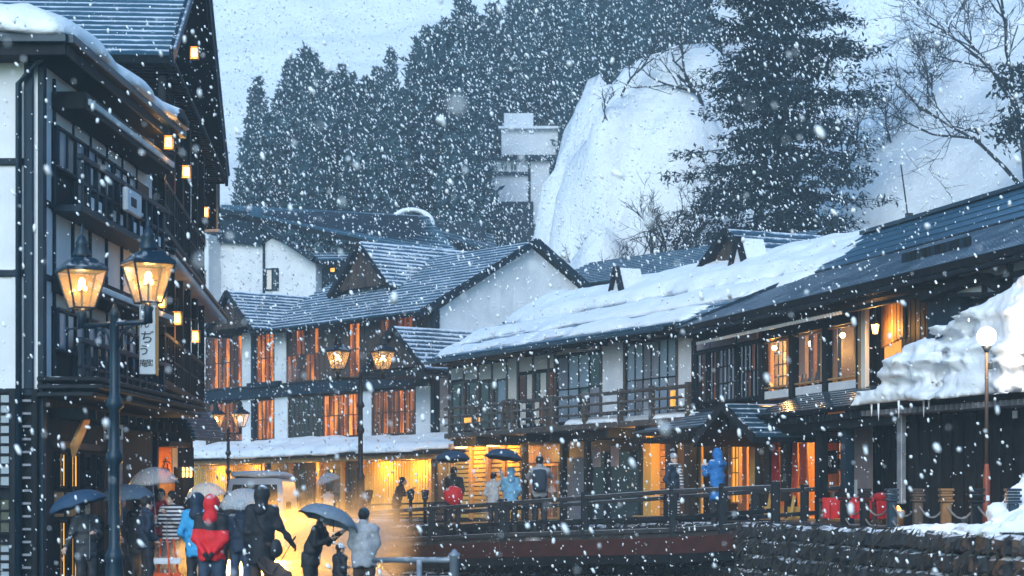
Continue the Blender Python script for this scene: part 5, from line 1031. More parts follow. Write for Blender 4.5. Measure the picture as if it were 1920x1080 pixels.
# ================================================================ STREET LAMPS
def twin_lamp(label, loc, rz, mat, h=3.26, lit=60, big=False):
    t = thing('street_lamp', label, 'street lamp', (0, 0, 0), 'twin lantern street lamps')
    m = MB(); m.lathe([(0.16, 0), (0.16, 0.35), (0.12, 0.42), (0.09, 0.9), (0.11, 0.95), (0.085, 1.0), (0.062, 1.05), (0.055, 1.95), (0.092, 2.0), (0.092, 2.06), (0.06, 2.12), (0.052, 2.55), (0.10, 2.60), (0.075, 2.68), (0.055, 2.72), (0.05, h + 0.08), (0.065, h + 0.1), (0.03, h + 0.17), (0.002, h + 0.24)], (0, 0, 0), 14); m.build('post', mat, t, True)
    m = MB(); m.tube([(-0.56, 0, h), (0.56, 0, h)], 0.028, 10); m.build('cross_bar', mat, t, True)
    m = MB(); m.tube([(-0.75, 0, h - 0.02), (-0.56, 0, h - 0.02)], 0.012, 6); m.ball((-0.76, 0, h - 0.02), 0.025); m.build('ladder_rest', mat, t, True)
    for s in (-1, 1):
        m = MB(); sp = []
        for i in range(22): a = i / 21 * 2.6 * math.pi; r = 0.12 * (1 - i / 30); sp.append((s * (0.22 + r * math.cos(a) * -1), 0, h - 0.15 + r * math.sin(a)))
        m.tube(sp, 0.011, 6); m.tube([(s * 0.06, 0, h - 0.26), (s * 0.12, 0, h - 0.10), (s * 0.30, 0, h - 0.03), (s * .5, 0, h - .02)], 0.012, 6); m.build('scroll', mat, t, True)
        x = s * 0.525; ln = MB(); ln.lathe([(0.05, h - 0.02), (0.045, h + 0.1), (0.06, h + 0.14), (0.03, h + 0.2)], (x, 0, 0), 10); st = ln.build('lantern', mat, t, True)
        zb, zt = h + 0.20, h + 0.62; wb, wt = 0.115, 0.225
        q = [(-1, -1), (1, -1), (1, 1), (-1, 1)]; rot = R(28) - rz; cr, sr = math.cos(rot), math.sin(rot)
        c = [((x + (a * cr - b * sr) * wb, (a * sr + b * cr) * wb, zb), (x + (a * cr - b * sr) * wt, (a * sr + b * cr) * wt, zt)) for a, b in q]
        for i in range(4):
            m = MB(); m.tube([c[i][0], c[i][1]], 0.012, 6); m.build('frame_bar', mat, st)
            (b0, t0), (b1, t1) = c[i], c[(i + 1) % 4]; m = MB(); m.add([b0, b1, t1, t0], [(0, 1, 2, 3)]); g = m.build('glass_pane', 'lantern_glass', st); g.modifiers.new('thickness', 'SOLIDIFY').thickness = 0.004
            m = MB(); m.tube([b0, b1], 0.012, 6); m.build('frame_rim', mat, st); m = MB(); m.tube([t0, t1], 0.016, 6); m.build('frame_rim', mat, st)
        m = MB(); m.lathe([(0.37, zt - 0.02), (0.36, zt + 0.02), (0.20, zt + 0.14), (0.11, zt + 0.17), (0.115, zt + 0.20), (0.07, zt + 0.30), (0.085, zt + 0.32), (0.05, zt + 0.36), (0.05, zt + 0.39), (0.015, zt + 0.42), (0.022, zt + 0.47), (0.002, zt + 0.54)], (x, 0, 0), 4 if False else 12); V = m.v
        m2 = MB(); m2.lathe([(0.335, zt - 0.01), (0.33, zt + 0.025), (0.17, zt + 0.13), (0.10, zt + 0.15)], (x, 0, 0), 4, rot=rot + R(45)); m2.build('lantern_roof', mat, st)
        m2 = MB(); m2.lathe([(0.10, zt + 0.14), (0.105, zt + 0.18), (0.065, zt + 0.28), (0.08, zt + 0.30), (0.05, zt + 0.345), (0.045, zt + 0.37), (0.014, zt + 0.40), (0.022, zt + 0.45), (0.002, zt + 0.53)], (x, 0, 0), 12); m2.build('chimney', mat, st, True)
        m = MB(); m.tube([(x, 0, zb), (x, 0, zb + 0.20)], 0.012, 6); m.tube([(x - .05, 0, zb + .2), (x + .05, 0, zb + .2)], .01, 6); m.build('burner', mat, st)
        for dx, dz, r in ((0.0, 0.29, 0.036), (-0.045, 0.23, 0.02), (0.05, 0.22, 0.02)): m = MB(); m.ball((x + dx, 0, zb + dz), (r, r, r * 1.35)); m.build('mantle', 'bulb', st, True)
        pt_light((x, 0, zb + 0.30), lit, WARM, st, 0.04)
    t.location = loc; t.rotation_euler = (0, 0, rz); return t
twin_lamp('tall dark blue twin lantern street lamp in front of the plaster house', (W(215, 0, 22.5)[0], 22.5, 0.0), R(-36), 'iron_blue', h=3.50)
twin_lamp('black twin lantern street lamp standing before the orange windows of the timber lodging', (W(676, 0, 48)[0], 48, 1.18), R(4), 'iron', lit=45)
twin_lamp('small far twin lantern street lamp beside the inn and the white van', (W(428, 0, 66)[0], 66, 0.48), R(-35), 'iron', lit=40)
x, y, z = W(1850, 631, 31.2); t = thing('globe_lamp', 'tall street lamp with one glowing white globe before the snow covered shed', 'street lamp', (x, y, 1.12))
m = MB(); m.ball((x, y, z), 0.15, n=24, m=16); m.build('globe', 'globe', t, True); m = MB(); m.lathe([(0.035, z - 0.24 - 1.12), (0.05, z - .2 - 1.12), (0.085, z - 0.145 - 1.12), (0.06, z - 0.13 - 1.12)], (x, y, 1.12), 12); m.build('collar', 'iron', t, True)
m = MB(); m.lathe([(0.07, 0), (0.07, 0.35), (0.055, 0.40), (0.055, 0.85), (0.04, 0.92), (0.032, 1.0)], (x, y, 1.12), 12); m.build('base', 'rust_red', t, True); m = MB(); m.lathe([(0.032, 1.0), (0.028, z - 0.2 - 1.12)], (x, y, 1.12), 10); m.build('pole', 'brown_wood', t, True)
m = MB(); m.box((x + .05, y - .03, z - .45), AX, (.03, .03, .05), .008); m.build('switch_box', 'iron', t); m = MB(); m.box((x, y - .072, 1.6), AX, (.025, .004, .04), 0); m.build('label_plate', 'paper_white', t); pt_light((x - 0.02, y - 0.28, z), 55, (1.0, 0.80, 0.55), t, 0.15)

# ================================================================ TREES
def leaf_cloud(m, r, c, rad, n, size, up=0.3):
    for _ in range(n):
        d = Vector((r.gauss(0, 1), r.gauss(0, 1), r.gauss(0, 0.8))); d = d.normalized() * (r.random() ** 0.45) * rad; p = Vector(c) + d
        a = Vector((r.gauss(0, 1), r.gauss(0, 1), r.gauss(0, 1) + up)).normalized(); b = a.cross(Vector((r.gauss(0, 1), r.gauss(0, 1), r.gauss(0, 1)))).normalized(); s = size * r.uniform(0.6, 1.4)
        m.add([p, p + a * s * .5 + b * s * .22, p + a * s, p + a * s * .5 - b * s * .22], [(0, 1, 2, 3)])
def cedar():
    r = random.Random(11); bx0, by0 = W(1462, 0, 80)[0], 80.0; bz = hz(bx0, by0) - 0.3; H = 30 - bz; z0 = 12.6
    t = thing('cedar_tree', 'big dark cedar with ragged layered crown on the snowy slope behind the shop house', 'tree', (bx0, by0, bz))
    m = MB(); m.tube([(bx0 + .3, by0, bz), (bx0 + .1, by0, bz + 6), (bx0, by0, bz + 11), (bx0 - .1, by0, bz + H)], [0.34, 0.28, 0.18, 0.03], 10); m.tube([(bx0 - 1.1, by0 + .2, bz), (bx0 - 0.75, by0 + .2, bz + 7), (bx0 - .3, by0 + .2, bz + 13)], [0.24, 0.2, 0.05], 8)
    cl = MB(); tiers = 21
    for k in range(tiers):
        f = k / (tiers - 1); zt = z0 - 2.6 + f * (29.5 - z0 + 2.6); nb = 12 if k > 2 else 7
        for j in range(nb):
            a = 2 * math.pi * (j + r.random() * .8) / nb + k * 1.7
            prof = lerp_tab([(0, 2.6), (0.1, 4.0), (0.22, 4.4), (0.4, 4.2), (0.55, 3.7), (0.75, 3.2), (1, 1.8)], f); L = prof * r.uniform(0.45, 1.12)
            if math.cos(a) < -0.2 and f > 0.30: L *= 0.72
            p0 = Vector((bx0 - 0.1, by0, zt + r.uniform(-.6, .6))); d = Vector((math.cos(a), math.sin(a), 0)); pts = [p0]
            for i in range(1, 6): s = i / 5; pts.append(p0 + d * L * s + Vector((r.uniform(-.12, .12), r.uniform(-.12, .12), 0.25 * s - 1.0 * s * s + 0.55 * s ** 4)))
            m.tube(pts, [0.07, 0.055, 0.045, 0.03, 0.02, 0.01], 5, cap=False)
            for i in range(1, 6):
                if i == 1 and r.random() < 0.4: continue
                side = Vector((-d[1], d[0], 0))
                for q in range(3 if i < 5 else 2):
                    c = pts[i] + side * r.gauss(0, .16 + .3 * (1 - abs(i / 5 - .55))) + d * r.uniform(-.2, .2) + Vector((0, 0, r.gauss(-.06, .10)))
                    spray(cl, r, c, d, r.uniform(0.34, 0.58), 38)
    m.build('trunk', 'bark', t, True); cl.build('crown', 'needles', t)
def spray(m, r, c, d, rad, n):
    """flat drooping fan of foliage"""
    for _ in range(n):
        p = Vector(c) + Vector((r.gauss(0, .5), r.gauss(0, .5), r.gauss(-.08, .2))) * rad; a = (d * r.uniform(.2, 1) + Vector((r.gauss(0, .6), r.gauss(0, .6), r.gauss(-.25, .45)))).normalized(); b = a.cross(Vector((r.gauss(0, .4), r.gauss(0, .4), 1))).normalized(); s = r.uniform(.13, .30)
        m.add([p, p + a * s * .5 + b * s * .20, p + a * s, p + a * s * .5 - b * s * .20], [(0, 1, 2, 3)])
cedar()
def grow(m, r, p, d, L, rad, depth, spread, droop):
    pts = [p]; n = 4; q = p
    for i in range(n): d = (d + Vector((r.gauss(0, .16), r.gauss(0, .16), r.gauss(0, .12) + droop))).normalized(); q = q + d * L / n; pts.append(q)
    m.tube(pts, [rad * (1 - 0.4 * i / n) for i in range(n + 1)], 5 if rad > 0.02 else 3, cap=False)
    if depth == 0: return
    for k in range(r.choice((2, 3, 3, 4))):
        f = r.uniform(0.35, 1.0); i = min(int(f * n), n - 1); c = pts[i].lerp(pts[i + 1], f * n - i)
        nd = (d + Vector((r.gauss(0, spread), r.gauss(0, spread), r.gauss(0, spread * .7) + .12))).normalized(); grow(m, r, c, nd, L * r.uniform(0.55, 0.82), max(rad * 0.56, 0.012), depth - 1, spread, droop)
def bare_tree(label, px, Y, H, seed, lean=(0, 0, 1), depth=5, spread=0.75, rad=0.12, py=None, stems=1):
    r = random.Random(seed); x = W(px, 0, Y)[0]; z = hz(x, Y) - 0.15 if py is None else W(px, py, Y)[2]
    t = thing('bare_tree', label, 'tree', (x, Y, z), 'leafless trees on the snowy slopes'); m = MB()
    for s in range(stems): grow(m, r, Vector((x + 0.25 * s, Y, z)), (Vector(lean) + Vector((r.gauss(0, .25 if stems > 1 else .05), 0, 0))).normalized(), H * 0.42, rad, depth, spread, 0.02)
    m.build('trunk', 'bark', t, True); return t
bare_tree('leafless tree spreading to the left on the snow behind the balcony house', 1275, 84, 7.5, 4, (-0.45, 0, 0.8), 5, 0.62, 0.13)
bare_tree('twin stemmed bare tree beside the cedar and the snow bank', 1240, 85.5, 8.0, 9, (0.15, 0, 1), 5, 0.6, 0.12)
bare_tree('spreading leafless tree low on the face of the snow bank', 1190, 86, 6.5, 51, (-0.5, -.1, 0.8), 5, 0.7, 0.10)
bare_tree('bare tree with long arching twigs in front of the snow bank', 1285, 82, 9.5, 53, (-0.25, 0, 1), 6, 0.62, 0.13)
bare_tree('thin leafless sapling near the top of the snow bank', 1165, 93, 4.5, 55, (0.2, 0, 1), 4, 0.6, 0.06)
bare_tree('low dark brush poking from the left face of the snow bank', 1085, 90, 2, 61, (-0.3, 0, 1), 3, 0.7, 0.035, stems=2)
bare_tree('small twig clump on the snow bank below its top edge', 1130, 91, 2.2, 62, (0.3, 0, 1), 3, 0.7, 0.035, stems=2)
bare_tree('brush growing out of the middle of the snow bank', 1210, 89, 2.6, 63, (-0.5, 0, 1), 3, 0.7, 0.035, stems=2)
bare_tree('short twigs at the foot of the snow bank by the white gable', 1120, 84, 2.2, 64, (0.2, 0, 1), 3, 0.7, 0.035, stems=2)
bare_tree('bare brush near the snow bank foot beside the back house roof', 1165, 83, 3, 65, (-0.2, 0, 1), 3, 0.7, 0.035, stems=2)
bare_tree('bare bushy tree right of the cedar trunks', 1560, 88, 6.0, 12, (0.5, 0, 0.7), 5, 0.7, 0.10, stems=2)
bare_tree('dark bare branches growing left of the cedar at the snow bank top', 1335, 92, 8.0, 15, (-0.35, 0, 0.9), 5, 0.6, 0.12)
bare_tree('wide bare tree reaching in at the right edge of the open slope', 1925, 78, 11.0, 21, (-0.35, 0, 0.9), 6, 0.7, 0.13)
bare_tree('drooping bare tree beside the small dark conifer', 1945, 76, 8.0, 26, (-0.7, 0, 0.5), 5, 0.7, 0.10)
bare_tree('small bare shrub high on the open snow slope, lower of two', 1672, 88, 4.2, 31, (-0.4, 0, .9), 4, 0.6, 0.05)
bare_tree('small many stemmed shrub high on the open snow slope, upper of two', 1730, 88, 4.2, 33, (-.2, 0, 1), 4, 0.5, 0.05, stems=3)
bare_tree('tall thin bare tree behind the eave of the timber inn', 438, 104, 13, 41, (0.05, 0, 1), 6, 0.5, 0.10)
bare_tree('thin bare tree leaning over the long roof near the inn', 415, 108, 14, 44, (0.15, 0, 1), 6, 0.5, 0.10)
bare_tree('bare twiggy tree at the near edge of the misty wood', 468, 112, 11, 47, (-.05, 0, 1), 6, 0.5, 0.09)
r_ = random.Random(77); x = W(1925, 0, 74)[0]; z = hz(x, 74); t = thing('small_conifer', 'small dark conifer at the right edge of the slope', 'tree', (x, 74, z)); m = MB(); m.tube([(x, 74, z), (x, 74, 17.5)], [0.15, 0.04], 8); m.build('trunk', 'bark', t, True); m = MB()
for k in range(34): a = r_.uniform(0, 6.28); q = r_.uniform(0.2, 1.15); leaf_cloud(m, r_, (x + math.cos(a) * q, 74 + math.sin(a) * q, r_.uniform(14.4, 17.6)), 0.5, 45, 0.24)
m.build('crown', 'needles', t)
# misty wood on the far hillside
def conifer_mesh(seed, H, Wd):
    r = random.Random(seed); tr = MB(); tr.tube([(0, 0, -1), (0, 0, H * .5), (0, 0, H)], [0.22, 0.15, 0.03], 6); cr = MB()
    for k in range(420):
        f = r.random() ** 0.8; z = H * (0.10 + 0.9 * f); a = r.uniform(0, 6.283); L = Wd * (1 - f) ** 0.75 * r.uniform(0.35, 1.1) + 0.15
        p = Vector((math.cos(a) * L, math.sin(a) * L, z - L * 0.25 + r.uniform(-.2, .2))); leaf_cloud(cr, r, p, 0.45, 7, 0.62, 0.1)
    return tr, cr
protos = []
for k in range(4):
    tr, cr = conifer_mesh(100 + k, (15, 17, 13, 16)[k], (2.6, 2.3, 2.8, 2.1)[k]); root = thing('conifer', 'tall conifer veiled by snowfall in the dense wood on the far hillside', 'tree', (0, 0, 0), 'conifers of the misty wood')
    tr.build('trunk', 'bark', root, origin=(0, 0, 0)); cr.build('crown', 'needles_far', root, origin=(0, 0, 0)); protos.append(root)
r_ = random.Random(5); n = 0; used = set()
spots = []; scl = []
for k in range(9000):
    Y = r_.uniform(114, 172); px = r_.uniform(470, 1330); x = W(px, 0, Y)[0]
    if px < 540 and r_.random() < 0.5: continue
    if 895 < px < 1060 and Y < 136: continue
    if any((x - a) ** 2 + (Y - b) ** 2 < 3.0 for a, b in spots): continue
    if px > 1060 and Y < 124: continue
    lim = lerp_tab([(470, 165), (520, 105), (570, 80), (640, 120), (720, 95), (790, 50), (840, 15), (930, 0), (1000, -40), (1330, -90)], px) + r_.choice((0, 15, 40, 70, 110, 150)) + r_.uniform(-15, 15)
    sc = min(r_.uniform(0.75, 1.15), ((HZ - lim) * Y / FPX + CAMZ - hz(x, Y)) / 16.5)
    if sc < 0.38: continue
    spots.append((x, Y)); scl.append(sc)
    if len(spots) >= 190: break
for i, (x, Y) in enumerate(spots):
    k = i % 4; o = protos[k] if i < 4 else copy_tree(protos[k]); s = scl[i]
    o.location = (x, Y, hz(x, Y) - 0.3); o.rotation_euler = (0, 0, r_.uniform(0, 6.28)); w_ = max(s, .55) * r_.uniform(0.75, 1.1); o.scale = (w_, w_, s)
# ================================================================ PEOPLE
for nm, c in (('coat_red', (0.62, 0.012, 0.018)), ('coat_black', (0.012, 0.013, 0.017)), ('coat_navy', (0.010, 0.022, 0.045)), ('coat_blue', (0.015, 0.14, 0.40)), ('coat_cyan', (0.03, 0.26, 0.50)), ('coat_grey', (0.30, 0.31, 0.34)),
              ('coat_pale', (0.46, 0.45, 0.47)), ('coat_sky', (0.16, 0.38, 0.58)), ('coat_charcoal', (0.035, 0.037, 0.042)), ('trousers', (0.018, 0.019, 0.024)), ('denim', (0.035, 0.055, 0.095)), ('knit_teal', (0.012, 0.055, 0.085)),
              ('cap_white', (0.62, 0.62, 0.66)), ('hair', (0.010, 0.008, 0.008)), ('shoe', (0.02, 0.018, 0.016)), ('lip', (0.35, 0.10, 0.09)), ('umb_navy', (0.018, 0.05, 0.10)), ('umb_slate', (0.08, 0.13, 0.19)), ('umb_grey', (0.16, 0.20, 0.25)), ('umb_brown', (0.10, 0.065, 0.05))):
    basic(nm, tuple(x * 0.8 for x in c), tuple(min(1, x * 1.2) for x in c), 0.7, 16, bmp=0.25, bd=0.01, vary=0.0, snow=0.25 if nm.startswith('coat') else 0)
basic('skin', (0.52, 0.33, 0.25), (0.60, 0.40, 0.31), 0.55, 20, bmp=0.05, vary=0.05)
def stripes():
    m, nt, b = new_mat('striped_knit'); g = nt.nodes.new('ShaderNodeTexCoord'); sp = nt.nodes.new('ShaderNodeSeparateXYZ'); nt.links.new(g.outputs['Object'], sp.inputs[0])
    f = mth(nt, 'GREATER_THAN', mth(nt, 'SINE', mth(nt, 'MULTIPLY', sp.outputs[2], 95.0)), 0.1)
    nt.links.new(mixc(nt, f, (0.02, 0.025, 0.04), (0.62, 0.62, 0.66)), b.inputs['Base Color']); b.inputs['Roughness'].default_value = 0.85; MATS['striped_knit'] = m
stripes()
POSE = {'down': ((0.205, 0.03, 1.11), (0.215, -0.05, 0.86)), 'pocket': ((0.235, 0.06, 1.12), (0.165, -0.12, 0.95)), 'behind': ((0.205, 0.07, 1.10), (0.055, 0.185, 0.90)), 'umb': ((0.215, -0.10, 1.13), (0.13, -0.30, 1.24)),
        'camera': ((0.26, -0.16, 1.25), (0.07, -0.31, 1.47)), 'high': ((0.25, -0.10, 1.52), (0.16, -0.16, 1.74)), 'phone': ((0.20, -0.16, 1.15), (0.08, -0.36, 1.34)), 'out': ((0.27, -0.03, 1.13), (0.40, -0.12, 0.92)), 'chest': ((0.215, -0.05, 1.12), (0.05, -0.23, 1.16))}
def hand(m, w, e, side, mi):
    """palm, four fingers of unequal length bent round a grip, thumb leaving the side of the palm"""
    w, e = np.array(w, float), np.array(e, float); d = (w - e) / np.linalg.norm(w - e); s = np.cross(d, (0, 0, 1.0)); s = s / (np.linalg.norm(s) + 1e-9) if np.linalg.norm(s) > .05 else np.array((1.0, 0, 0)); n = np.cross(s, d)
    m.tube([w - d * .03, w + d * .02, w + d * .075], [.027, .034, .030], 8, mi)
    for k, L in enumerate((0.060, 0.070, 0.066, 0.050)):
        o = w + d * .072 + s * (k - 1.5) * .017; a = o + d * L * .5 - n * .008; b = a + d * L * .28 - n * .026; m.tube([o, a, b], [.0095, .0088, .0065], 5, mi)
    o = w + d * .02 + s * .03 * (-side); m.tube([o, o + s * .028 * (-side) + d * .03, o + s * .022 * (-side) + d * .06 - n * .012], [.011, .0105, .008], 5, mi)
def person(label, x, y, z, H, face, coat, trou='trousers', armR='down', armL='down', hem=0.80, head='hair', hood=None, hat=None, hair_long=0.0, lean=0.0, yaw=0.0, glove=False, stride=0.0, scarf=None, bulk=1.0, h=0.026, matfn=None, coat_mats=None, quilt=0.003, bag=None, group='people out in the snow', extras=None):
    s = H / 1.7; t = thing('person', label, 'person', (x, y, z), group)
    ca, sa = math.cos(R(face)), math.sin(R(face)); A = np.array([[ca, -sa, 0], [sa, ca, 0], [0, 0, 1]]) * s; xf = (A, np.array((x, y, z)))
    ln = lambda p: (p[0], p[1] - lean * max(p[2] - 0.9, 0), p[2] - 0.25 * abs(lean) * max(p[2] - 0.9, 0))
    sh = {1: ln((0.158, 0.0, 1.385)), -1: ln((-0.158, 0.0, 1.385))}; el, wr = {}, {}
    for sd, pz in ((1, armR), (-1, armL)): e, w = POSE[pz]; el[sd] = ln((e[0] * sd, e[1], e[2])); wr[sd] = ln((w[0] * sd, w[1], w[2]))
    neck, hd = ln((0, 0.0, 1.45)), ln((0, -0.02, 1.585)); chest = ln((0, 0, 1.25)); hipz = 0.90
    hip = {1: (0.09, 0, hipz), -1: (-0.09, 0, hipz)}; kn = {1: (0.10, -0.04 - stride * .6, 0.49), -1: (-0.10, -0.03 + stride * .5, 0.49)}; an = {1: (0.10, 0.02 - stride, 0.09), -1: (-0.10, 0.03 + stride, 0.09)}
    cy, sy = math.cos(R(yaw)), math.sin(R(yaw)); HP = lambda p: (hd[0] + p[0] * cy - p[1] * sy, hd[1] + p[0] * sy + p[1] * cy, hd[2] + p[2])
    lo, hi = (-0.62, -0.62, -0.03), (0.62, 0.62, 1.98)
    def body(X, Y, Z):
        b = sd_ell(X, Y, Z, HP((0, 0.01, 0.03)), (0.076, 0.094, 0.100)); b = smin(b, sd_ell(X, Y, Z, HP((0, -0.028, -0.06)), (0.054, 0.062, 0.062)), 0.03)
        b = smin(b, sd_cone(X, Y, Z, HP((0, -0.09, 0.005)), HP((0, -0.112, -0.028)), 0.009, 0.015), 0.012)
        for sd in (1, -1): b = smin(b, sd_ell(X, Y, Z, HP((sd * 0.078, 0.012, -0.005)), (0.012, 0.022, 0.034)), 0.008)
        b = smin(b, sd_cone(X, Y, Z, hd, neck, 0.05, 0.055), 0.03); b = smin(b, sd_cone(X, Y, Z, chest, (0, 0, 1.0), 0.112, 0.102, (1.15, 0.8)), 0.06); b = smin(b, sd_cone(X, Y, Z, (0, 0, 1.0), (0, 0, 0.9), 0.105, 0.115, (1.1, 0.85)), 0.05)
        for sd in (1, -1):
            b = smin(b, sd_cone(X, Y, Z, sh[sd], el[sd], 0.042, 0.034), 0.03); b = smin(b, sd_cone(X, Y, Z, el[sd], wr[sd], 0.034, 0.026), 0.02)
            b = smin(b, sd_cone(X, Y, Z, hip[sd], kn[sd], 0.075, 0.052), 0.04); b = smin(b, sd_cone(X, Y, Z, kn[sd], an[sd], 0.054, 0.038), 0.02)
            b = smin(b, sd_cone(X, Y, Z, an[sd], (an[sd][0], an[sd][1] - 0.13, 0.035), 0.04, 0.032), 0.03)
        return b
    def ex(m):
        for sd in (1, -1): hand(m, wr[sd], el[sd], sd, 1 if glove else 0)
        for sd in (1, -1): m.ball(HP((sd * 0.030, -0.083, 0.012)), (0.012, 0.008, 0.007), 1, 8, 6)
        m.ball(HP((0, -0.088, -0.062)), (0.02, 0.008, 0.005), 2, 8, 5)
        for sd in (1, -1): m.ball(HP((sd * 0.031, -0.088, 0.034)), (0.017, 0.006, 0.004), 1, 8, 5)
    nets_obj('body', body, lo, hi, h, ['skin', 'black_ink', 'lip'], t, xf=xf, extra=ex)
    def coatf(X, Y, Z):
        r = bulk; b = sd_cone(X, Y, Z, ln((0, 0.0, 1.30)), ln((0, 0, 1.05)), 0.142 * r, 0.145 * r, (1.2, 0.92)); b = smin(b, sd_cone(X, Y, Z, ln((0, 0, 1.05)), (0, 0, hem - 0.1), 0.145 * r, 0.175 * r, (1.12, 0.92)), 0.05)
        b = smin(b, sd_cone(X, Y, Z, sh[1], sh[-1], 0.070 * r, 0.070 * r), 0.06)
        b = smin(b, sd_cone(X, Y, Z, neck, ln((0, 0.01, 1.50)), 0.085, 0.072), 0.03)
        for sd in (1, -1): b = smin(b, sd_cone(X, Y, Z, sh[sd], el[sd], 0.070 * r, 0.060 * r), 0.045); b = smin(b, sd_cone(X, Y, Z, el[sd], tuple(np.array(wr[sd]) * .93 + np.array(el[sd]) * .07), 0.060 * r, 0.044), 0.02)
        b = b + quilt * np.sin((Z + 0.3 * X * X + 0.02 * wob(X, Y, Z, 8, 1)) * 62) * np.clip((1.42 - Z) * 3, 0, 1) + 0.013 * np.abs(wob(X * 1.3, Y * 1.3, Z * .9, 11, 2)) + 0.005 * wob(X, Y, Z, 19, 2) - 0.007
        return np.maximum(b, hem + 0.015 * np.sin(np.arctan2(Y, X) * 5) - Z)
    if coat_mats and matfn is None: matfn = lambda c: np.zeros(len(c), int)
    nets_obj('coat', coatf, lo, hi, h, coat_mats or coat, t, matfn, xf=xf)
    def trouf(X, Y, Z):
        b = sd_cone(X, Y, Z, (0, 0, 1.0), (0, 0, 0.9), 0.14, 0.145, (1.1, 0.9))
        for sd in (1, -1): b = smin(b, sd_cone(X, Y, Z, hip[sd], kn[sd], 0.098, 0.075), 0.04); b = smin(b, sd_cone(X, Y, Z, kn[sd], an[sd], 0.073, 0.066), 0.02)
        return np.maximum(np.maximum(b + 0.005 * wob(X, Y, Z, 15, 2), 0.08 - Z), Z - 1.0)
    nets_obj('trousers', trouf, lo, (0.62, 0.62, 1.05), h, trou, t, xf=xf)
    for sd in (1, -1):
        a = an[sd]; sf = lambda X, Y, Z: np.maximum(smin(sd_cone(X, Y, Z, (a[0], a[1] + .02, 0.055), (a[0], a[1] - .15, 0.042), 0.056, 0.045), sd_cone(X, Y, Z, a, (a[0], a[1], .15), .058, .06), .03), -Z)
        nets_obj('shoe', sf, (a[0] - .12, a[1] - .25, -0.02), (a[0] + .12, a[1] + .15, 0.24), 0.02, 'shoe', t, xf=xf)
    if hood:
        def hf(X, Y, Z):
            b = sd_ell(X, Y, Z, HP((0, 0.02, 0.01)), (0.106, 0.126, 0.132)); b = smin(b, sd_cone(X, Y, Z, HP((0, 0.05, -0.06)), ln((0, 0.06, 1.40)), 0.088, 0.11), 0.05) + 0.006 * wob(X, Y, Z, 13, 2)
            return np.maximum(b, -sd_ell(X, Y, Z, HP((0, -0.14, -0.01)), (0.078, 0.10, 0.10)))
        nets_obj('hood', hf, lo, hi, h * .85, hood, t, xf=xf)
    elif hat:
        def bf(X, Y, Z):
            b = sd_ell(X, Y, Z, HP((0, 0.012, 0.045)), (0.092, 0.108, 0.105)); b = np.maximum(b, HP((0, 0, 0.015))[2] - Z)
            if hat[1] == 'pom': b = smin(b, sd_ell(X, Y, Z, HP((0, 0.01, 0.165)), (0.04, 0.04, 0.04)), 0.02)
            if hat[1] == 'peak': b = smin(b, sd_ell(X, Y, Z, HP((0, -0.12, 0.035)), (0.06, 0.075, 0.016)), 0.01)
            return b
        nets_obj('hat', bf, lo, hi, h * .8, hat[0], t, xf=xf)
    if not hood:
        def hairf(X, Y, Z):
            b = sd_ell(X, Y, Z, HP((0, 0.022, 0.035)), (0.088, 0.102, 0.108))
            if hair_long: b = smin(b, sd_cone(X, Y, Z, HP((0, 0.045, 0.0)), HP((0, 0.06, -hair_long)), 0.085, 0.07, (1.1, .8)), 0.04)
            b = b + 0.004 * wob(X * 3, Y * 3, Z * .6, 30, 2)
            return np.maximum(b, -sd_ell(X, Y, Z, HP((0, -0.12, -0.035)), (0.085, 0.11, 0.10)))
        nets_obj('hair', hairf, lo, hi, h * .8, 'hair', t, xf=xf)
    if scarf: nets_obj('scarf', lambda X, Y, Z: smin(np.sqrt((np.sqrt((X / 1.05) ** 2 + (Y - neck[1]) ** 2) - 0.085) ** 2 + (Z - 1.46) ** 2) - 0.04, sd_cone(X, Y, Z, (0.03, -0.17, 1.44), (0.05, -0.21, 0.98), 0.05, 0.055, (1.3, .6)), .03) + .005 * wob(X, Y, Z, 20, 2), lo, hi, h * .85, scarf, t, xf=xf)
    def G(p): return tuple(np.array(p) @ A.T + xf[1])
    if bag:
        m = MB(); m.tube([G(ln(q)) for q in ((0.09, 0.13, 1.40), (0.05, 0.175, 1.25), (-0.08, 0.185, 1.05), (-0.20, 0.13, 0.92))], 0.014 * s, 6); m.build('bag_strap', 'black_ink', t, True)
        nets_obj('shoulder_bag', lambda X, Y, Z: sd_ell(X, Y, Z, (-0.23, 0.08, 0.85), (0.075, 0.15, 0.13)) + .006 * wob(X, Y, Z, 14, 2), (-.4, -.15, .6), (-.05, .35, 1.1), h, bag, t, xf=xf)
    m = MB(); m.tube([G((x_, -0.165 * bulk - 0.012, z_)) for x_, z_ in ((0, 1.38), (0.003, 1.2), (0, 1.0), (0, max(hem, .6) + .03))], 0.006 * s, 5); m.build('zip', 'steel', t)
    if extras: extras(t, G, lo, hi, xf, h)
    return t, G(tuple(np.array(wr[1]) + (0, -0.03, 0.02))), G(tuple(np.array(wr[-1]) + (0, -0.03, 0.02)))
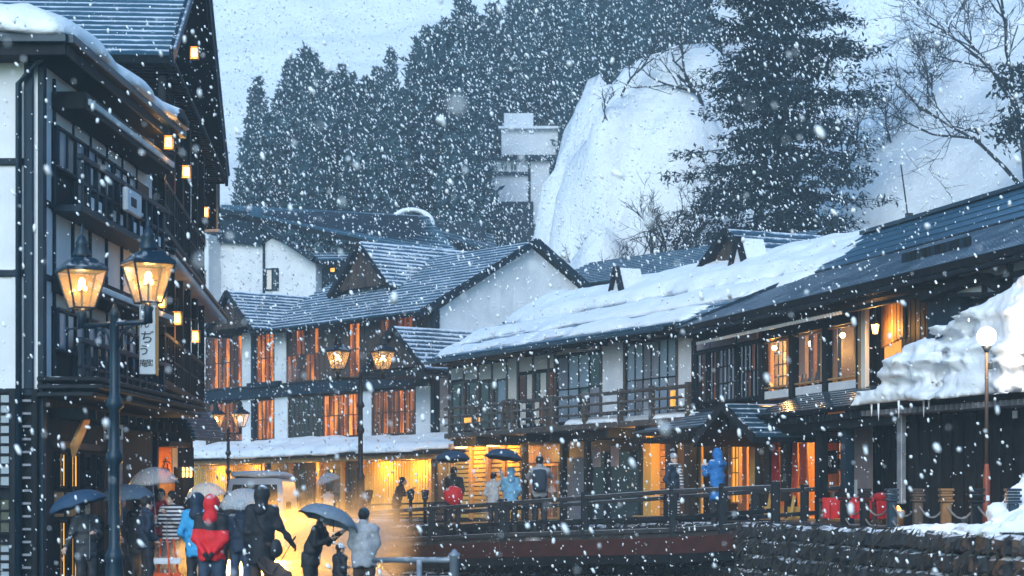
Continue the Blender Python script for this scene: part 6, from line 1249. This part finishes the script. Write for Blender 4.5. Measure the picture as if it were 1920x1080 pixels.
def umbrella(label, apex, r, tilt, mat, grip=None, clear=False, name='umbrella'):
    """eight-panelled canopy; apex point, tilt = direction the shaft points down"""
    q = Vector((0, 0, -1)).rotation_difference(Vector(tilt).normalized()); ap = Vector(apex); Tm = lambda p: ap + q @ Vector(p)
    L = 0.78 if grip is None else max(0.45, (Vector(grip) - ap).length); base = ap + q @ Vector((0, 0, -L)) if grip is None else Vector(grip)
    t = thing(name, label, 'umbrella', tuple(base), 'umbrellas'); m = MB(); N, M_ = 32, 7; dep = r * (0.72 if clear else 0.52)
    for j in range(M_ + 1):
        f = j / M_
        for i in range(N):
            a = 2 * math.pi * i / N; sc = abs(math.sin(a * 4)); rr = r * math.sin(f * 1.25) / math.sin(1.25) * (1 - 0.055 * sc * f ** 2); zz = -dep * (1 - math.cos(f * 1.25)) / (1 - math.cos(1.25)) - 0.02 * sc * f * -1
            m.v.append(Tm((rr * math.cos(a), rr * math.sin(a), zz)))
    for j in range(M_):
        for i in range(N): m.f.append((j * N + i, j * N + (i + 1) % N, (j + 1) * N + (i + 1) % N, (j + 1) * N + i)); m.m.append(0)
    c = m.build('canopy', mat, t, True); c.modifiers.new('thickness', 'SOLIDIFY').thickness = 0.003
    for k in range(8):
        a = 2 * math.pi * k / 8; pts = [Tm((r * math.sin(f * 1.25) / math.sin(1.25) * math.cos(a) * .985, r * math.sin(f * 1.25) / math.sin(1.25) * math.sin(a) * .985, -dep * (1 - math.cos(f * 1.25)) / (1 - math.cos(1.25)) - 0.008)) for f in [i / 6 for i in range(7)]]; mm = MB(); mm.tube(pts, 0.004, 5); mm.build('rib', 'steel' if clear else 'iron', t)
    mm = MB(); mm.tube([Tm((0, 0, 0.06)), base], 0.007, 6); mm.build('shaft', 'steel' if clear else 'iron', t)
    d = (base - ap).normalized(); mm = MB(); mm.tube([base - d * .03, base + d * .06, base + d * .12], [.013, .014, .012], 8); mm.build('handle', 'cap_white' if clear else 'black_ink', t, True)
    return t
def at_px(px, Y): return W(px, 0, Y)[0], Y
def stand(px, Y, z, **k):
    x, y = at_px(px, Y); return x, y, z
# near street
x, y, z = stand(160, 31.3, 0); _, hR, hL = person('woman in dark padded coat turned to the street beneath a navy umbrella', x, y, z, 1.56, 35, 'coat_charcoal', armR='chest', armL='out', hem=0.72, quilt=0.011, hair_long=0.06, yaw=20)
umbrella('navy umbrella held low by the woman in the dark padded coat', W(138, 922, 31.20), 0.47, (0.32, 0.0, -1), 'umb_navy', hR)
x, y, z = stand(258, 34.8, 0); _, hR, hL = person('person in black half hidden behind the lamp post under a slate umbrella', x, y, z, 1.62, 150, 'coat_black', bag='brown_wood', armR='down', armL='umb', hem=0.7)
umbrella('slate blue umbrella behind the tall lamp post', W(236, 908, 34.57), 0.47, (0.05, 0.1, -1), 'umb_slate', hL)
x, y, z = stand(322, 35, 0.05); _, hR, hL = person('person in striped top with raised arm beside the clear dome umbrella', x, y, z, 1.66, -20, 'striped_knit', 'trousers', armR='phone', armL='umb', hem=0.82, hair_long=0.1, yaw=-30)
umbrella('clear plastic dome umbrella with pale ribs near the orange shop curtain', W(284, 876, 35), 0.44, (0.12, 0, -1), 'clear_plastic', hL, True)
x, y, z = stand(274, 33, 0.03); person('person in dark jacket standing behind the red and white barrier', x, y, z, 1.58, 120, 'coat_navy', armR='pocket', armL='pocket')
x, y, z = stand(370, 30.2, 0); person('person in bright blue coat with dark hood beside the red jacket', x, y, z, 1.66, 170, 'coat_cyan', 'trousers', hood='coat_navy', armR='pocket', armL='pocket', hem=0.75)
x, y, z = stand(372, 34.8, 0.0); umbrella('small clear umbrella behind the blue coat and dark hood', W(384, 905, 34.34), 0.34, (0.1, 0, -1), 'clear_plastic', (x + .1, 34.3, 1.2), True)
person('person in grey coat holding the small clear umbrella', x + .14, 34.8, 0, 1.5, 175, 'coat_grey', armR='umb', armL='pocket')
x, y, z = stand(396, 27.4, 0); person('person in red and black jacket with red hood, gloved hands clasped behind the back', x, y, z, 1.62, 176, 'coat_red', 'denim', armR='behind', armL='behind', hem=0.80, hood='coat_red', glove=True, bulk=1.06, h=0.02, quilt=0.0,
    coat_mats=['coat_red', 'coat_black'], matfn=lambda c: ((c[:, 2] > 1.225 + 0.012 * np.sin(c[:, 0] * 9))).astype(int))
x, y, z = stand(452, 32.5, 0.0); _, hR, hL = person('person in navy coat under a clear umbrella before the van', x, y, z, 1.56, 180, 'coat_navy', 'denim', bag='coat_grey', armR='umb', armL='down', hat=('knit_teal', ''))
umbrella('clear umbrella tilted over the navy coat in front of the van', W(455, 916, 32.36), 0.40, (0.05, 0.15, -1), 'clear_plastic', hR, True)
x, y, z = stand(491, 29.5, 0.0); _, hR, hL = person('tall person in long black hooded coat with one arm held out', x, y, z, 1.75, 172, 'coat_black', 'brown_trousers', bag='coat_charcoal', armR='down', armL='out', hem=0.62, hood='coat_black', glove=True)
umbrella('half lowered brown umbrella in the hand of the tall black hooded coat', W(508, 1082, 29.0), 0.30, (0.5, -0.2, 0.8), 'umb_brown', hL)
x, y, z = stand(580, 28.3, 0.0); _, hR, hL = person('woman in dark jacket leaning forward under the grey striped umbrella', x, y, z, 1.46, 75, 'coat_black', armR='phone', armL='umb', hem=0.75, lean=0.35, hair_long=0.05)
umbrella('grey ribbed umbrella shared by the leaning woman and the pale coat', W(625, 950, 27.72), 0.43, (-0.35, -0.15, -1), 'umb_grey', hL)
x, y, z = stand(682, 27.8, 0.0); person('person in pale grey coat and teal knit cap seen from behind', x, y, z, 1.44, 170, 'coat_grey', 'brown_trousers', armR='chest', armL='chest', hem=0.78, hat=('knit_teal', ''), bulk=1.12)
x, y, z = stand(637, 26.9, 0.0); person('child in dark jacket and white peaked cap between the two adults', x, y, z, 0.99, 130, 'coat_black', armR='chest', armL='pocket', hat=('cap_white', 'peak'), bulk=1.1)
x, y, z = stand(226, 36.0, 0.0); person('person in long dark coat by the dark doorway of the plaster house', x, y, z, 1.66, 60, 'coat_charcoal', armR='pocket', armL='pocket', hem=0.6, hat=('coat_black', ''), h=0.03)
x, y, z = stand(302, 40.0, 0.1); person('person in red jacket half hidden below the clear dome umbrella', x, y, z, 1.68, 10, 'coat_red', armR='pocket', armL='down', h=0.03)
x, y, z = stand(428, 36.0, 0.1); person('person in black jacket and knit cap close to the van', x, y, z, 1.60, 165, 'coat_black', armR='pocket', armL='pocket', hat=('coat_grey', ''), h=0.03)
# far side and bridge
x, y, z = stand(615, 68, 0.47); _, hR, hL = person('far person with a pale translucent umbrella by the brown doors', x, y, z, 1.55, 150, 'coat_pale', armR='umb', armL='down', h=0.035)
umbrella('pale translucent umbrella by the brown doors of the timber lodging', W(611, 888, 67.8), 0.44, (0.35, 0, -1), 'clear_plastic', hR, True)
x, y, z = stand(742, 60, 0.62); person('person in black bending over by the railing at the yellow slatted wall', x, y, z, 1.68, 80, 'coat_black', armR='phone', armL='chest', lean=0.3, h=0.035)
def bag_red(t, G, lo, hi, xf, h): nets_obj('red_bag', lambda X, Y, Z: sd_ell(X, Y, Z, (0, 0.24, 0.98), (0.24, 0.13, 0.25)) + 0.012 * wob(X, Y, Z, 12, 2), (-.4, 0, .6), (.4, .5, 1.4), h, 'coat_red', t, xf=xf)
x, y, z = stand(851, 50.0, 0.76); _, hR, hL = person('person in black with a big red bag on the back crossing the bridge', x, y, z, 1.62, 178, 'coat_black', armR='umb', armL='pocket', h=0.03, extras=bag_red)
umbrella('navy umbrella above the red bag on the bridge', W(847, 846, 49.7), 0.46, (0.05, -0.1, -1), 'umb_navy', hR)
x, y, z = stand(925, 49.6, 0.78); person('person in pale grey jacket and black knit cap raising an arm on the bridge', x, y, z, 1.45, 150, 'coat_pale', armR='pocket', armL='high', hat=('coat_black', ''), h=0.03)
x, y, z = stand(958, 49.3, 0.79); _, hR, hL = person('person in light blue hooded jacket on the bridge', x, y, z, 1.56, 182, 'coat_sky', hood='coat_sky', armR='umb', armL='pocket', h=0.03)
umbrella('navy umbrella over the light blue jacket on the bridge', W(946, 842, 49), 0.46, (-0.12, -0.1, -1), 'umb_navy', hR)
def rucksack(t, G, lo, hi, xf, h):
    nets_obj('backpack', lambda X, Y, Z: np.maximum(np.abs(X) - .15, np.maximum(np.abs(Y - .23) - .09, np.abs(Z - 1.17) - .24)) * .6 + sd_ell(X, Y, Z, (0, .23, 1.17), (.2, .14, .29)) * .4, (-.35, 0, .75), (.35, .5, 1.6), h, 'coat_navy', t, xf=xf)
    m = MB(); m.box(G((0, -0.36, 1.52)), AX, (0.07, 0.04, 0.045), 0.01); m.build('camera_body', 'black_ink', t)
x, y, z = stand(1012, 48.2, 0.80); person('person with a navy backpack lifting a camera on the bridge', x, y, z, 1.80, 178, 'coat_grey', armR='camera', armL='camera', hat=('coat_black', ''), h=0.03, extras=rucksack)
x, y, z = stand(1262, 45.6, 0.93); person('person in dark coat with striped scarf and grey knit hat on the bridge', x, y, z, 1.67, 55, 'coat_navy', 'striped_knit', armR='pocket', armL='pocket', hem=0.7, hat=('coat_grey', ''), scarf='striped_knit', h=0.03)
def phone(t, G, lo, hi, xf, h): m = MB(); m.box(G((0.0, -0.42, 1.42)), AX, (0.035, 0.008, 0.07), 0.004); m.build('phone', 'cap_white', t)
x, y, z = stand(1345, 43.6, 0.98); person('person in long bright blue hooded coat photographing the shop house', x, y, z, 1.68, 215, 'coat_blue', armR='phone', armL='phone', hem=0.60, hood='coat_blue', bulk=1.03, quilt=0.003, h=0.03, extras=phone)

# ================================================================ street furniture among the people
x, y = at_px(296, 33); t = thing('road_barrier', 'small red and white folding barrier on the wet street', 'barrier', (x, y, 0))
for s in (-1, 1): bar('leg', (x + s * .05 - .1, y + s * .18, 0), (x + s * .05, y, 0.95), 0.03, 0.03, 'orange_red', t); bar('leg', (x + .3 + s * .05, y + s * .18, 0), (x + .3 + s * .05 - .1, y, 0.95), 0.03, 0.03, 'orange_red', t)
for k in range(2): bar('board', (x - .12, y - .06, .35 + k * .24), (x + .38, y - .06, .35 + k * .24), 0.02, 0.1, 'orange_red' if k % 2 == 0 else 'cap_white', t)
# ================================================================ VAN
vx, vy, vz = at_px(475, 49)[0], 49.0, 0.25
van = thing('white_van', 'small white van with snow on its roof and lit headlights coming down the street', 'van', (vx, vy + 1.7, vz))
def vb(X, Y, Z):
    q = [np.abs(X) - 0.50, np.abs(Y - 1.7) - 1.46, np.abs(Z - 1.01) - 0.61]; b = np.sqrt(sum(np.maximum(a, 0) ** 2 for a in q)) + np.minimum(np.maximum(np.maximum(q[0], q[1]), q[2]), 0) - 0.24
    b = np.maximum(b, 0.82 * (0.42 * (Z - 0.95)) - 0.9 * (Y - 0.02)); b = np.maximum(b, np.abs(X) - 0.74 + 0.12 * np.maximum(Z - 1.0, 0))
    for wy in (0.55, 2.75): b = np.maximum(b, 0.31 - np.sqrt((Y - wy) ** 2 + (Z - 0.28) ** 2 + np.maximum(0.5 - np.abs(X), 0) ** 2 * 9))
    return b
nets_obj('body', vb, (-.85, -.1, .1), (.85, 3.5, 2.0), 0.045, 'van_paint', van, xf=(np.eye(3), np.array((vx, vy, vz))))
def vq(nm, pts, mt): poly_prism(nm, [(vx + a, vy + b, vz + c) for a, b, c in pts], (0, -1, 0.3), mt, van, 0.015)
vq('windscreen', [(-0.60, 0.06, 1.08), (0.60, 0.06, 1.08), (0.53, 0.32, 1.70), (-0.53, 0.32, 1.70)], 'window_dark')
for s in (-1, 1):
    m = MB(); m.box((vx + s * .52, vy - 0.0, vz + .82), AX, (0.13, 0.05, 0.075), 0.03); m.build('headlight', 'headlight', van)
    for wy in (0.55, 2.75):
        m = MB(); m.tube([(vx + s * .56, vy + wy, vz + .28), (vx + s * .72, vy + wy, vz + .28)], 0.28, 20); w = m.build('wheel', 'black_ink', van, True); m = MB(); m.tube([(vx + s * .70, vy + wy, vz + .28), (vx + s * .735, vy + wy, vz + .28)], 0.16, 14); m.build('rim', 'steel', w)
    m = MB(); m.box((vx + s * .82, vy + .22, vz + 1.2), AX, (.06, .04, .09), .02); m.build('mirror', 'black_ink', van)
    bar('wiper', (vx + s * .1, vy + .02, vz + 1.1), (vx + s * .48, vy + .12, vz + 1.36), .015, .012, 'black_ink', van)
    sp = bpy.data.lights.new('headlight_beam', 'SPOT'); sp.energy = 8500; sp.color = (1.0, 0.47, 0.055); sp.spot_size = R(40); sp.spot_blend = 0.7; sp.shadow_soft_size = 0.08
    o = put(bpy.data.objects.new('headlight_beam', sp), van, (vx + s * .52, vy - 0.12, vz + .82)); o.rotation_euler = Vector((0.29, -1, -0.07)).to_track_quat('-Z', 'Y').to_euler()
m = MB(); m.box((vx, vy - .03, vz + .42), AX, (.74, .07, .13), .04); m.build('bumper', 'van_paint', van); m = MB(); m.box((vx, vy - .105, vz + .45), AX, (.165, .006, .082), .004); m.build('number_plate', 'yellow_wall', van); m = MB(); m.box((vx, vy - .01, vz + .66), AX, (.36, .04, .05), .01); m.build('grille', 'black_ink', van)
tag(nets_obj('van_snow', lambda X, Y, Z: np.maximum(np.maximum(np.abs(X) - .62, np.abs(Y - 1.85) - 1.5), np.abs(Z - 1.95) - .06) * .7 + sd_ell(X, Y, Z, (0, 1.8, 1.9), (.75, 1.7, .22)) * .3 + .012 * wob(X, Y, Z, 4, 2), (-.85, 0, 1.7), (.85, 3.6, 2.25), .045, 'snow', None, xf=(np.eye(3), np.array((vx, vy, vz)))), 'smooth layer of snow on the roof of the white van', 'snow')

# ================================================================ FALLING SNOW, STEAM, HAZE
def flakes(name, label, n, y0, y1, r0, r1, seed, wide=0.32):
    g = np.random.RandomState(seed); u = g.rand(n); Y = (y0 ** 3 + u * (y1 ** 3 - y0 ** 3)) ** (1 / 3)
    X = (g.rand(n) * 2 - 1) * (wide * Y + 1.5); Z = CAMZ - 0.06 * Y - 0.5 + g.rand(n) * (0.36 * Y + 1.0)
    S = r0 + (r1 - r0) * g.rand(n) ** 2.6; d = np.array((0.42, 0.05, -1.0)) + g.normal(size=(n, 3)) * 0.28; d /= np.linalg.norm(d, axis=1)[:, None]
    a = np.cross(d, np.array((0.2, 1, 0.1))); a /= np.linalg.norm(a, axis=1)[:, None]; b = np.cross(d, a); el = 1.1 + 1.7 * g.rand(n)
    C = np.stack([X, Y, Z], 1); s = S[:, None]; e = (S * el)[:, None]
    if y1 < 60:
        g5 = (1 + 5 ** .5) / 2; I = np.array([(-1, g5, 0), (1, g5, 0), (-1, -g5, 0), (1, -g5, 0), (0, -1, g5), (0, 1, g5), (0, -1, -g5), (0, 1, -g5), (g5, 0, -1), (g5, 0, 1), (-g5, 0, -1), (-g5, 0, 1)]) / 1.9; nv = 12
        V = (C[:, None] + a[:, None] * (I[None, :, 0:1] * s[:, None]) + b[:, None] * (I[None, :, 1:2] * s[:, None] * .9) + d[:, None] * (I[None, :, 2:3] * e[:, None])).reshape(-1, 3)
        T = np.array([(0, 11, 5), (0, 5, 1), (0, 1, 7), (0, 7, 10), (0, 10, 11), (1, 5, 9), (5, 11, 4), (11, 10, 2), (10, 7, 6), (7, 1, 8), (3, 9, 4), (3, 4, 2), (3, 2, 6), (3, 6, 8), (3, 8, 9), (4, 9, 5), (2, 4, 11), (6, 2, 10), (8, 6, 7), (9, 8, 1)])
    else:
        nv = 6; V = np.stack([C + d * e, C - d * e, C + a * s, C + b * s * .9, C - a * s, C - b * s * .9], 1).reshape(-1, 3)
        T = np.array([(0, 2, 3), (0, 3, 4), (0, 4, 5), (0, 5, 2), (1, 3, 2), (1, 4, 3), (1, 5, 4), (1, 2, 5)])
    Fc = (T[None] + (np.arange(n) * nv)[:, None, None]).reshape(-1, 3)
    me = bpy.data.meshes.new(name); me.vertices.add(len(V)); me.vertices.foreach_set('co', V.ravel().astype(np.float32)); me.loops.add(Fc.size); me.loops.foreach_set('vertex_index', Fc.ravel().astype(np.int32))
    me.polygons.add(len(Fc)); me.polygons.foreach_set('loop_start', np.arange(0, Fc.size, 3).astype(np.int32)); me.polygons.foreach_set('use_smooth', np.ones(len(Fc), bool)); me.update(calc_edges=True); me.validate()
    me.materials.append(MATS['flake']); o = bpy.data.objects.new(name, me); put(o, None, (0, 0, 0)); return tag(o, label, 'snow', kind='stuff')
flakes('falling_snow', 'large wet snowflakes drifting close by', 520, 2.0, 9.0, 0.003, 0.008, 1)
flakes('falling_snow', 'thick snowflakes falling over the street and river', 38000, 9, 58, 0.004, 0.020, 2)
flakes('falling_snow', 'fine dense snowfall in front of the wooded hillside', 105000, 58, 130, 0.014, 0.046, 3)
def vol(name, color, dens, aniso=0.0):
    m = bpy.data.materials.new(name); m.use_nodes = True; nt = m.node_tree; nt.nodes.remove(nt.nodes['Principled BSDF']); v = nt.nodes.new('ShaderNodeVolumePrincipled')
    v.inputs['Color'].default_value = (*color, 1); v.inputs['Density'].default_value = dens; v.inputs['Anisotropy'].default_value = aniso; nt.links.new(v.outputs[0], nt.nodes['Material Output'].inputs['Volume']); MATS[name] = m
vol('steam', (0.92, 0.90, 0.88), 0.17, 0.45); vol('haze', (0.68, 0.89, 1.0), 0.0013, 0.0)
def steam_mat():
    nt = MATS['steam'].node_tree; v = [n for n in nt.nodes if n.type == 'PRINCIPLED_VOLUME'][0]
    tc = nt.nodes.new('ShaderNodeTexCoord'); ln_ = nt.nodes.new('ShaderNodeVectorMath'); ln_.operation = 'LENGTH'; nt.links.new(tc.outputs['Object'], ln_.inputs[0])
    nz = nt.nodes.new('ShaderNodeTexNoise'); nz.inputs['Scale'].default_value = 2.2; nz.inputs['Detail'].default_value = 3; nt.links.new(tc.outputs['Object'], nz.inputs['Vector'])
    fall = mth(nt, 'POWER', mth(nt, 'SUBTRACT', 1.0, ln_.outputs['Value'], clamp=True), 2.3)
    nt.links.new(mth(nt, 'MULTIPLY', mth(nt, 'MULTIPLY', fall, mth(nt, 'MULTIPLY', mth(nt, 'SUBTRACT', nz.outputs[0], 0.36), 3.0, clamp=True)), 2.8), v.inputs['Density'])
steam_mat()
for px, py, Y, r, lb in ((565, 1005, 38, (1.6, 3.2, 1.0), 'golden steam drifting low over the street in front of the van'), (640, 1020, 35, (1.3, 2.6, 0.95), 'golden steam behind the grey umbrella pair'), (706, 1015, 34, (0.85, 2.2, 1.2), 'pale orange steam rising beside the river edge'), (330, 1045, 34, (0.9, 1.8, 0.5), 'low golden steam around the barrier')):
    c = W(px, py, Y); m = MB(); m.ball((0, 0, 0), 1.0, n=20, m=12); o = m.build('steam', 'steam', None, True, (0, 0, 0)); o.location = c; o.scale = r; tag(o, lb, 'steam', kind='stuff')
m = MB(); m.box((0, 93, 33.5), AX, (74, 108, 38.5), 0); tag(m.build('haze', 'haze', None), 'pale snowy air', 'haze', kind='stuff')
